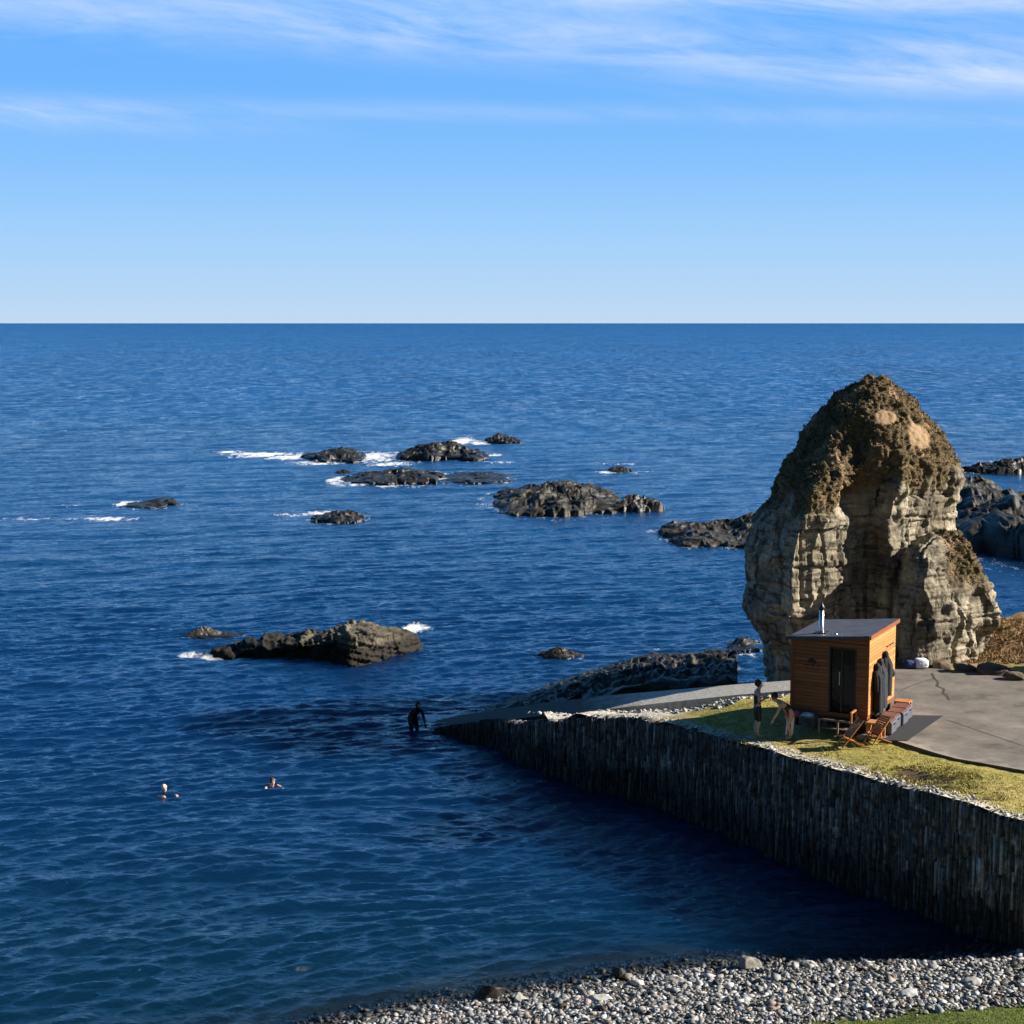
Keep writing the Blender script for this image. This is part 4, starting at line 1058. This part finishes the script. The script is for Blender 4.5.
# hanging robes on the sunny wall
def robe(y, ztop, L, w, mt, label, flare=0, seed=1):
    n, m = 22, 30; s, t_ = np.meshgrid(np.linspace(0, 2*math.pi, n, endpoint=False), np.linspace(0, 1, m))
    wid = w*(.28 + .72*sstep(0, .22, t_))*(1 + .25*t_)*(1 - .15*sstep(.8, 1, t_)); th = .05 + .07*sstep(0, .3, t_)
    Yy = y + np.cos(s)*wid/2*(1+.08*np.sin(3*s+seed)) + flare*t_**2; Xx = .03 + th*(1+np.sin(s)) + .028*np.sin(5*s + seed + 2*t_)
    Zz = ztop - L*t_*(1 + .03*np.sin(4*s+seed))
    v_ = np.stack([Xx, Yy, Zz], -1).reshape(-1, 3); ii = np.arange(n*m).reshape(m, n); jj = np.roll(ii, -1, 1)
    f_ = np.stack([ii[:-1], ii[1:], jj[1:], jj[:-1]], -1).reshape(-1, 4)
    o = link('changing_robe', mesh_np('robe', v_ - [0, y, ztop], f_, mt, True)); o.location = HW(0, y, ztop); o.rotation_euler = (0, 0, HUTR)
    # solid hem and hood
    mb = MB(); mb.ball((.08, 0, -.04), .11, (.8, 1, 1.1)); mb.build('hood', mt, o, True)
    for sd in (-1, 1):
        mb = MB(); mb.tube([(.09, sd*w*.30, -.15), (.13, sd*w*.52, -.42), (.14, sd*w*.58+flare*.3, -.75)], [.075, .07, .06], 10); mb.build('sleeve', mt, o, True)
    mb = MB(); mb.tube([(.17, .0, -.2), (.215, flare*.3, -.65), (.23, flare*.7, -L*.92)], [.012, .016, .012], 6); mb.build('lining_edge', M['lining'], o, True)
    tag(o, label, 'robe', 'dark changing robes hanging on the cabin wall'); return o
robe(.62, F0+1.42, 1.42, .42, M['robe'], 'black changing robe hanging nearest the front corner of the cabin', 0, 1)
robe(.98, F0+1.50, 1.45, .42, M['robe_grey'], 'charcoal robe with grey lining hanging in the middle on the sunny cabin wall', .05, 2)
rb = robe(1.52, F0+1.62, 1.30, .40, M['robe'], 'black robe with one sleeve sticking out, hanging farthest along the cabin wall', .03, 3)
mb = MB(); mb.tube([(.10, .15, -.35), (.14, .32, -.55), (.15, .47, -.72)], [.08, .10, .12], 10); mb.build('sleeve', M['robe'], rb, True)
# mat
mp = [P(x, y, ZT+.08) for x, y in ((884,740.5),(907,741),(943,716),(913,715.5))]
mb = MB(); mb.prism([(p.x, p.y) for p in mp], ZT+.079, ZT+.092); o = mb.build('ground_patch', M['mat'])  # thin black quad laid flat on the tarmac
tag(o, 'flat black mat on the tarmac right of the grey crates', 'mat')
# folding chairs
def fchair(px, py, rz, label):
    p = P(px, py, ZT+.05); c = empty('folding_chair', (p.x, p.y, ZT+.03), rz)
    tag(c, label, 'chair', 'low folding wooden chairs before the cabin'); c.scale = (.84, .84, .84)
    # faces +x ; long reclined back frame crossing the short seat frame
    th = math.atan2(.78, .55)
    for sy in (-.24, .24):
        mb = MB(); mb.bar((.42, sy, 0), (-.34, sy, .92), .035, .05, (0, 1, 0)); mb.build('back_rail', M['chair_wood'], c)
        mb = MB(); mb.bar((-.42, sy*.8, .02), (.42, sy*.8, .34), .035, .05, (0, 1, 0)); mb.build('seat_rail', M['chair_wood'], c)
    mb = MB()
    for k in range(9):
        q = .40 + .6*k/9.0; mb.box((.42-.76*q, 0, .92*q+.015), (.062, .50, .018), Euler((0, math.atan2(.92, .76)+0, 0)).to_matrix())
    mb.build('backrest', M['chair_wood'], c)
    mb = MB()
    for k in range(6): q = .42 + .58*k/6.0; mb.box((-.42+.84*q, 0, .02+.32*q+.03), (.065, .46, .018), Euler((0, -.36, 0)).to_matrix())
    mb.build('seat', M['chair_wood'], c)
    return c
fchair(851, 745, R(192), 'low slatted wooden folding chair nearest the wall, left of the pair before the steps')
fchair(878, 742, R(205), 'low slatted wooden folding chair at right of the pair, beside the bench end')
# stumps and small stones before the hut
p = HW(.12, -.62); mb = MB(); mb.ball((0, 0, .06), .2, (1.2, .8, .5), 2, .2); o = mb.build('boulder', M['stack']); o.location = p
tag(o, 'small pale stone lying at the foot of the bench end by the chairs', 'stone')
# white sack by the stack
p = P(917, 668, ZT+.075); sk_ = empty('sack', p, .1); tag(sk_, 'white and blue builder sack at the foot of the sea stack', 'sack')
def lump(name, c, sc, mt, par, sd):
    bm = bmesh.new(); bmesh.ops.create_icosphere(bm, subdivisions=4, radius=1)
    for q in bm.verts:
        x, y, z = q.co; k = (abs(x)**4+abs(y)**4+abs(z)**4)**-.25 * .9
        k *= 1 + .10*float(fbm(np.array(x*2+sd), np.array(y*2), z*2, 3)); q.co = Vector((x*k*sc[0]+c[0], y*k*sc[1]+c[1], z*k*sc[2]+c[2]))
    me = bpy.data.meshes.new(name); bm.to_mesh(me); bm.free(); me.materials.append(mt)
    for q in me.polygons: q.use_smooth = True
    return link(name, me, par)
lump('sack_body', (.14, 0, .17), (.26, .24, .19), M['white_bag'], sk_, 1); lump('sack_bottom', (-.24, .02, .13), (.19, .2, .15), M['blue_bag'], sk_, 4)
# ============================================================ PEOPLE
def skin(name, J, E, mt, parent=None, root='pelvis', extra=None, sub=2):
    names = list(J); me = bpy.data.meshes.new(name)
    me.from_pydata([J[k][0] for k in names], [(names.index(a), names.index(b)) for a, b in E], [])
    o = bpy.data.objects.new('t', me); COL.objects.link(o)
    o.modifiers.new('s', 'SKIN'); sv = me.skin_vertices[0].data
    for i, k in enumerate(names):
        r = J[k][1]; sv[i].radius = r if hasattr(r, '__len__') else (r, r); sv[i].use_root = (k == root)
    md = o.modifiers.new('u', 'SUBSURF'); md.levels = sub
    dg = bpy.context.evaluated_depsgraph_get(); m2 = bpy.data.meshes.new_from_object(o.evaluated_get(dg))
    bpy.data.objects.remove(o)
    bm = bmesh.new(); bm.from_mesh(m2); mb = MB(); mb.bm.free(); mb.bm = bm
    if extra: extra(mb)
    return mb.build(name, mt, parent, True)
def hand(mb, w, d, side):
    """palm and five fingers from the wrist w along direction d"""
    w = Vector(w); d = Vector(d).normalized(); s = d.cross(Vector((0, 0, 1)))
    if s.length < .1: s = Vector((1, 0, 0))
    s.normalize(); s *= side; dn = Vector((0, 0, -1)) if abs(d.z) < .8 else Vector((1, 0, 0))
    mb.tube([w, w+d*.05, w+d*.09], [.028, .04, .036], 8)
    for k, L in enumerate((.065, .075, .07, .055)):
        b = w + d*.085 + s*(.028-.019*k); mb.tube([b, b+d*L*.55+dn*.008, b+d*L*.85+dn*.03], [.0095, .009, .007], 6)
    b = w + d*.03 + s*.035; mb.tube([b, b+d*.03+s*.022, b+d*.055+s*.026+dn*.012], [.012, .011, .009], 6)
def face(c, fwd, mb):
    c = Vector(c); f_ = Vector(fwd).normalized(); s = f_.cross(Vector((0, 0, 1))).normalized(); u = s.cross(f_)
    mb.tube([c+f_*.085+u*.015, c+f_*.118-u*.022, c+f_*.092-u*.035], [.010, .017, .012], 6)
    mb.tube([c+f_*.088-u*.062-s*.025, c+f_*.097-u*.062, c+f_*.088-u*.062+s*.025], [.006, .010, .006], 6)
    for q in (-1, 1):
        e = c + s*.078*q; mb.ball(e, .028, (.6, .9, 1.1), 1); e2 = c + f_*.083 + s*.032*q + u*.012; mb.ball(e2, .014, (1, 1, .8), 1)
def hairpiece(c, fwd, mt, par, r=.108, bun=None):
    c = Vector(c); f_ = Vector(fwd).normalized(); mb = MB(); mb.ball(c - f_*.048 + Vector((0, 0, .025)), r, (1, .92, 1.08), 3, .08)
    if bun: mb.ball(c + Vector(bun), .05, (1, 1, 1), 2, .1)
    return mb.build('hair', mt, par, True)
HEAD = lambda b, c, n: {'neck': (n, .052), 'jaw': (b, (.066, .075)), 'skull': (c, (.082, .092))}
# --- standing person, facing right, arms bent before the chest
p = P(757, 737, ZT); gz = float(groundz(np.array([p.x]), np.array([p.y]))[0]); p = P(757, 737, gz)
A = empty('person', (p.x, p.y, gz), R(8)); tag(A, 'person with dark hair in black knee-length shorts standing facing the cabin, hands before the chest', 'person')
J = {'pelvis': ((0,0,.90),(.13,.115)), 'waist': ((-.01,0,1.06),(.115,.095)), 'chest': ((-.02,0,1.26),(.13,.105)), 'sh': ((-.01,0,1.38),(.09,.075)),
     'neck': ((.02,0,1.45),.052), 'jaw': ((.06,0,1.52),(.062,.068)), 'skull': ((.05,0,1.60),(.08,.088)),
     'shl': ((-.01,.165,1.36),.055), 'ell': ((-.02,.22,1.10),.042), 'wrl': ((.20,.15,1.16),.03), 'shr': ((-.01,-.165,1.36),.055), 'elr': ((-.03,-.22,1.10),.042), 'wrr': ((.21,-.13,1.20),.03),
     'hpl': ((0,.09,.84),.085), 'knl': ((.02,.10,.47),.055), 'cal': ((-.02,.10,.33),.054), 'anl': ((-.02,.10,.08),.036), 'tol': ((.13,.11,.03),.032),
     'hpr': ((0,-.09,.84),.085), 'knr': ((.03,-.09,.47),.055), 'car': ((-.01,-.09,.33),.054), 'anr': ((-.01,-.09,.08),.036), 'tor': ((.15,-.10,.03),.032)}
E = [('pelvis','waist'),('waist','chest'),('chest','sh'),('sh','neck'),('neck','jaw'),('jaw','skull'),('sh','shl'),('shl','ell'),('ell','wrl'),('sh','shr'),('shr','elr'),('elr','wrr'),
     ('pelvis','hpl'),('hpl','knl'),('knl','cal'),('cal','anl'),('anl','tol'),('pelvis','hpr'),('hpr','knr'),('knr','car'),('car','anr'),('anr','tor')]
def ex(mb): hand(mb, J['wrl'][0], (1, -.3, .1), 1); hand(mb, J['wrr'][0], (1, .3, .1), -1); face(J['skull'][0], (1, 0, -.25), mb)
skin('body', J, E, M['skin'], A, extra=ex)
hairpiece(J['skull'][0], (1, 0, -.2), M['hair'], A)
def grow(J, keys, g): return {k: (J[k][0], tuple(r+g for r in J[k][1]) if hasattr(J[k][1], '__len__') else J[k][1]+g) for k in keys}
Js = grow(J, ['pelvis','waist','hpl','hpr','knl','knr'], .016)
Js['waist'] = ((-.01,0,1.0),(.125,.105)); skin('shorts', Js, [('pelvis','waist'),('pelvis','hpl'),('hpl','knl'),('pelvis','hpr'),('hpr','knr')], M['suit'], A)
Jt = grow(J, ['pelvis','waist','chest'], .012); Jt['top'] = ((-.015,0,1.34),(.10,.085)); skin('swim_top', Jt, [('pelvis','waist'),('waist','chest'),('chest','top')], M['suit'], A)
# --- bending person
p = P(789, 738, ZT); gz = float(groundz(np.array([p.x]), np.array([p.y]))[0]); p = P(788, 739, gz)
B = empty('person', (p.x, p.y, gz), R(185)); tag(B, 'person bending forward in dark swimsuit, red and white striped towel round the legs', 'person')
J2 = {'pelvis': ((-.10,0,.84),(.125,.11)), 'waist': ((.02,0,.95),(.11,.092)), 'chest': ((.18,0,1.06),(.125,.10)), 'sh': ((.29,0,1.12),(.085,.07)),
      'neck': ((.36,0,1.17),.05), 'jaw': ((.45,0,1.19),(.06,.066)), 'skull': ((.47,0,1.27),(.078,.086)),
      'shl': ((.27,.16,1.10),.052), 'ell': ((.38,.20,.85),.04), 'wrl': ((.50,.17,.64),.029), 'shr': ((.27,-.16,1.10),.052), 'elr': ((.10,-.23,.92),.04), 'wrr': ((.02,-.17,.72),.029),
      'hpl': ((-.10,.09,.78),.083), 'knl': ((.04,.10,.44),.053), 'cal': ((-.01,.10,.32),.05), 'anl': ((-.04,.10,.08),.035), 'tol': ((.11,.11,.03),.031),
      'hpr': ((-.10,-.09,.78),.083), 'knr': ((-.02,-.12,.44),.053), 'car': ((-.10,-.12,.32),.05), 'anr': ((-.14,-.12,.08),.035), 'tor': ((.02,-.13,.03),.031)}
def ex(mb): hand(mb, J2['wrl'][0], (.4, -.1, -1), 1); hand(mb, J2['wrr'][0], (.1, .1, -1), -1); face(J2['skull'][0], (1, 0, -.6), mb)
skin('body', J2, E, M['skin'], B, extra=ex)
hairpiece(J2['skull'][0], (1, 0, -.5), M['hair'], B)
Jt = grow(J2, ['pelvis','waist','chest'], .013); Jt['hpl'] = ((-.10,.07,.78),.085); Jt['hpr'] = ((-.10,-.07,.78),.085)
skin('swimsuit', Jt, [('pelvis','waist'),('waist','chest'),('pelvis','hpl'),('pelvis','hpr')], M['suit'], B)
mb = MB(); rings = []
for k in range(14):
    t_ = k/13; ring = []
    for a in range(28):
        an = 2*math.pi*a/28; r_ = (.125 - .02*t_)*(1 + .08*math.sin(5*an + 2*t_)); ring.append(mb.bm.verts.new((-.09 + .06*t_ + r_*math.cos(an), r_*1.05*math.sin(an), .82 - .70*t_ + .03*math.sin(3*an))))
    rings.append(ring)
for a, b in zip(rings[:-1], rings[1:]):
    for k in range(28): mb.bm.faces.new((a[k], a[(k+1)%28], b[(k+1)%28], b[k]))
mb.build('towel', M['stripe'], B, True)
# --- wader in the wetsuit at the end of the slipway
p = P(414, 732, 0); Wd = empty('person', (p.x, p.y, -.55), R(-60)); Wd.scale = (1.08,)*3; tag(Wd, 'person in a black hooded wetsuit standing thigh-deep at the foot of the slipway', 'person')
J3 = {'pelvis': ((-.02,0,.92),(.14,.125)), 'waist': ((0,0,1.08),(.125,.105)), 'chest': ((.12,0,1.25),(.15,.12)), 'sh': ((.21,0,1.36),(.10,.085)),
      'neck': ((.27,0,1.42),.06), 'jaw': ((.33,0,1.46),(.07,.075)), 'skull': ((.34,0,1.55),(.087,.094)),
      'shl': ((.19,.19,1.33),.066), 'ell': ((.17,.29,1.06),.052), 'wrl': ((.25,.31,.82),.038), 'shr': ((.19,-.19,1.33),.066), 'elr': ((.16,-.28,1.06),.052), 'wrr': ((.24,-.29,.82),.038),
      'hpl': ((-.02,.10,.85),.092), 'knl': ((.03,.12,.48),.062), 'cal': ((-.02,.13,.33),.058), 'anl': ((-.02,.13,.09),.042), 'tol': ((.13,.14,.03),.036),
      'hpr': ((-.02,-.10,.85),.092), 'knr': ((.05,-.12,.48),.062), 'car': ((0,-.13,.33),.058), 'anr': ((0,-.13,.09),.042), 'tor': ((.15,-.14,.03),.036)}
def ex(mb): hand(mb, J3['wrl'][0], (.3, .1, -1), 1); hand(mb, J3['wrr'][0], (.3, -.1, -1), -1); face(J3['skull'][0], (1, 0, -.35), mb)
skin('body', J3, E, M['suit'], Wd, extra=ex)
mb = MB(); c = Vector(J3['skull'][0]); mb.ball(c + Vector((.062, 0, -.015)), .07, (.6, .8, 1.1), 2); mb.build('face', M['skin'], Wd, True)
mb = MB(); mb.ball(c + Vector((-.02, 0, .02)), .108, (1, .95, 1.1), 3); mb.tube([c+Vector((-.03,0,.1)), c+Vector((-.05,0,.17))], [.04, .012], 8); mb.build('hood', M['suit'], Wd, True)
# --- swimmers
def swimmer(px, py, rz, label, hair=None, arm=False):
    p = P(px, py, 0); s = empty('person', (p.x, p.y, .02), rz); tag(s, label, 'person', None)
    J4 = {'pelvis': ((-.72,0,-.42),(.13,.12)), 'waist': ((-.55,0,-.33),(.115,.10)), 'chest': ((-.33,0,-.18),(.135,.11)), 'sh': ((-.17,0,-.05),(.10,.085)),
      'neck': ((-.08,0,.04),.055), 'jaw': ((-.01,0,.10),(.066,.074)), 'skull': ((-.03,0,.20),(.087,.096)),
      'shl': ((-.17,.18,-.02),.062), 'ell': ((.08,.30,-.08),.045), 'wrl': ((.30,.22,-.04),.032), 'shr': ((-.17,-.18,-.02),.062), 'elr': ((.06,-.30,-.06),.045), 'wrr': ((.28,-.24,.01),.032),
      'hpl': ((-.80,.10,-.48),.085), 'knl': ((-1.15,.14,-.66),.058), 'cal': ((-1.3,.14,-.70),.052), 'anl': ((-1.55,.13,-.72),.036), 'tol': ((-1.68,.13,-.78),.03),
      'hpr': ((-.80,-.10,-.48),.085), 'knr': ((-1.12,-.15,-.70),.058), 'car': ((-1.27,-.15,-.76),.052), 'anr': ((-1.5,-.15,-.82),.036), 'tor': ((-1.62,-.15,-.9),.03)}
    def ex(mb): hand(mb, J4['wrl'][0], (1, -.1, 0), -1); hand(mb, J4['wrr'][0], (1, .1, .05), 1); face(J4['skull'][0], (1, 0, .1), mb)
    skin('body', J4, E, M['skin'], s, extra=ex)
    if hair: hairpiece(J4['skull'][0], (1.0, 0, .9), hair, s, .099)
    return s
swimmer(165, 794, R(-48), 'swimmer in a pale bathing cap at left, only head, shoulders and arms above the water', M['cap'])
swimmer(273, 787, R(-58), 'swimmer with dark hair at right, nearer the islet, head and shoulders above water', M['hair'])
# ============================================================ SPLASHES
def splash(px, py, w, h, label, seed):
    p = P(px, py, 0); rg = np.random.default_rng(seed); n = 420
    pos = np.column_stack([rg.normal(0, w*.33, n), rg.normal(0, w*.16, n), np.abs(rg.normal(0, h*.45, n))]); 
    pos[:, 2] *= np.exp(-(pos[:, 0]/(w*.4))**2)
    sz = rg.uniform(.03, .08, n)*w*.28*(1.1-pos[:, 2]/(h*1.8))
    me = stones('splash', pos, np.abs(sz), np.tile([.8, .82, .84], (n, 1)), (1, .8, .7)); me.materials.clear(); me.materials.append(M['foam'])
    o = link('sea_spray', me); o.location = p; tag(o, label, 'spray'); o['kind'] = 'stuff'; return o
splash(414, 631, .9, .35, 'white surf breaking on the right end of the big islet', 1)
splash(466, 441, 2.8, .8, 'white breaking wave left of the furthest small rock', 2)
splash(338, 480, 1.5, .5, 'white surf at the left tip of the flat rock', 3)
splash(316, 514, 1.2, .3, 'white surf on the small rock below the reef', 4)
splash(394, 456, 1.6, .4, 'surf left of the humped rock', 5)
# ============================================================ LIGHT, SKY, CAMERA
EL, AZ = R(27), R(2)
sd = Vector((math.cos(EL)*math.cos(AZ), math.cos(EL)*math.sin(AZ), math.sin(EL)))
L = bpy.data.lights.new('sun', 'SUN'); L.energy = 5.0; L.angle = R(.5); L.color = (1, .93, .82)
lo_ = bpy.data.objects.new('sun', L); COL.objects.link(lo_); lo_.rotation_euler = (-sd).to_track_quat('-Z', 'Y').to_euler()
W = bpy.data.worlds.new('World'); S.world = W; W.use_nodes = True; nt = W.node_tree; nt.nodes.clear()
def wn(t_, **ins):
    n = nt.nodes.new(t_); return n
sky = wn('ShaderNodeTexSky'); sky.sky_type = 'NISHITA'; sky.sun_disc = False; sky.sun_elevation = EL
sky.sun_rotation = math.pi/2 - AZ; sky.air_density = 1.0; sky.dust_density = .3; sky.ozone_density = 2.0
tc = wn('ShaderNodeTexCoord'); sep = wn('ShaderNodeSeparateXYZ'); nt.links.new(tc.outputs['Generated'], sep.inputs[0])
def m_(op, a, b=0.0, cl=False):
    n = wn('ShaderNodeMath'); n.operation = op; n.use_clamp = cl
    for i, v_ in enumerate((a, b)):
        if isinstance(v_, bpy.types.NodeSocket): nt.links.new(v_, n.inputs[i])
        else: n.inputs[i].default_value = v_
    return n.outputs[0]
def mr_(v_, a, b, c=0, d=1):
    n = wn('ShaderNodeMapRange'); n.interpolation_type = 'SMOOTHSTEP'; nt.links.new(v_, n.inputs[0])
    for i, q in enumerate((a, b, c, d)): n.inputs[1+i].default_value = q
    return n.outputs[0]
# clear-sky brightness by height above the horizon (bright and pale low down, deep blue overhead)
rp = wn('ShaderNodeValToRGB'); rp.color_ramp.interpolation = 'B_SPLINE'
zz_ = m_('POWER', m_('MAXIMUM', sep.outputs[2], 0.0), .5); nt.links.new(zz_, rp.inputs[0])
K_ = 1.0
stops = [(0, (.38,.49,.62)), (.12, (.345,.475,.63)), (.24, (.245,.44,.68)), (.34, (.13,.345,.69)), (.42, (.088,.29,.68)), (.52, (.070,.33,.76)), (.62, (.064,.31,.72)), (.75, (.028,.12,.31)), (1, (.006,.018,.055))]
e = rp.color_ramp.elements
while len(e) < len(stops): e.new(.5)
for q, (p_, c_) in zip(e, stops): q.position = p_; q.color = (*c_, 1)
yc_ = m_('MAXIMUM', sep.outputs[1], .05); xt = m_('DIVIDE', sep.outputs[0], yc_); zt2 = m_('DIVIDE', sep.outputs[2], yc_)
def cloudn(sx, sy, slope, det, ro, off, dist=.6):
    cmb = wn('ShaderNodeCombineXYZ')
    nt.links.new(m_('MULTIPLY', xt, sx), cmb.inputs[0]); nt.links.new(m_('MULTIPLY', m_('ADD', zt2, m_('MULTIPLY', xt, slope)), sy), cmb.inputs[1]); cmb.inputs[2].default_value = off
    n = wn('ShaderNodeTexNoise'); nt.links.new(cmb.outputs[0], n.inputs['Vector']); n.inputs['Scale'].default_value = 1; n.inputs['Detail'].default_value = det; n.inputs['Roughness'].default_value = ro; n.inputs['Distortion'].default_value = dist
    return n.outputs['Fac']
def band(c, slope, w, x0, x1, amp):
    t_ = m_('DIVIDE', m_('SUBTRACT', m_('ADD', zt2, m_('MULTIPLY', xt, slope)), c), w)
    g_ = m_('POWER', 2.718, m_('MULTIPLY', m_('MULTIPLY', t_, t_), -1.0))
    g_ = m_('MULTIPLY', g_, mr_(xt, x0 - .12, x0 + .12)); g_ = m_('MULTIPLY', g_, mr_(xt, x1 - .12, x1 + .12, 1, 0))
    return m_('MULTIPLY', g_, amp)
bands = m_('ADD', m_('ADD', band(.176, .055, .018, -1, 1.2, .85), band(.202, .02, .010, -.05, 1.2, 1.25)), m_('ADD', band(.113, .045, .009, -1.2, -.19, .75), m_('ADD', band(.150, .0, .012, .15, 1.2, .55), band(.128, .015, .006, -.4, .5, .28))))
n1_ = cloudn(4.5, 30, .10, 9, .60, 3.1, 1.2); n2_ = cloudn(16, 95, .16, 8, .68, 7.7, .8)
wsp = mr_(m_('ADD', m_('MULTIPLY', n1_, .72), m_('MULTIPLY', n2_, .28)), .30, .70)
cl = m_('MULTIPLY', bands, wsp, True)
cl = m_('MULTIPLY', cl, .74)
mx = wn('ShaderNodeMix'); mx.data_type = 'RGBA'; nt.links.new(cl, mx.inputs[0]); nt.links.new(rp.outputs[0], mx.inputs[6]); mx.inputs[7].default_value = (.52, .585, .70, 1)
# sun-side glow from the physical sky, weak
sc_ = wn('ShaderNodeVectorMath'); sc_.operation = 'SCALE'; nt.links.new(sky.outputs[0], sc_.inputs[0]); sc_.inputs['Scale'].default_value = .0015
ad_ = wn('ShaderNodeVectorMath'); ad_.operation = 'ADD'; nt.links.new(mx.outputs[2], ad_.inputs[0]); nt.links.new(sc_.outputs[0], ad_.inputs[1])
az_ = mr_(sep.outputs[1], -.5, .55, .34, 1.0)
as_ = wn('ShaderNodeVectorMath'); as_.operation = 'SCALE'; nt.links.new(ad_.outputs[0], as_.inputs[0]); nt.links.new(az_, as_.inputs['Scale']); ad_ = as_
bg = wn('ShaderNodeBackground'); bg.inputs[1].default_value = .60; nt.links.new(ad_.outputs[0], bg.inputs[0])
wo = wn('ShaderNodeOutputWorld'); nt.links.new(bg.outputs[0], wo.inputs[0])
cam = bpy.data.cameras.new('camera'); cam.sensor_width = 36; cam.lens = 36*F/1024; cam.clip_end = 200000; cam.clip_start = .5
co = bpy.data.objects.new('camera', cam); COL.objects.link(co); co.location = (0, 0, H); co.rotation_euler = (math.pi/2 - PIT, 0, 0); S.camera = co
S.render.engine = 'CYCLES'
S.view_settings.view_transform = 'Standard'; S.view_settings.look = 'None'; S.view_settings.exposure = 1.25; S.view_settings.gamma = 1
S.cycles.transparent_max_bounces = 8
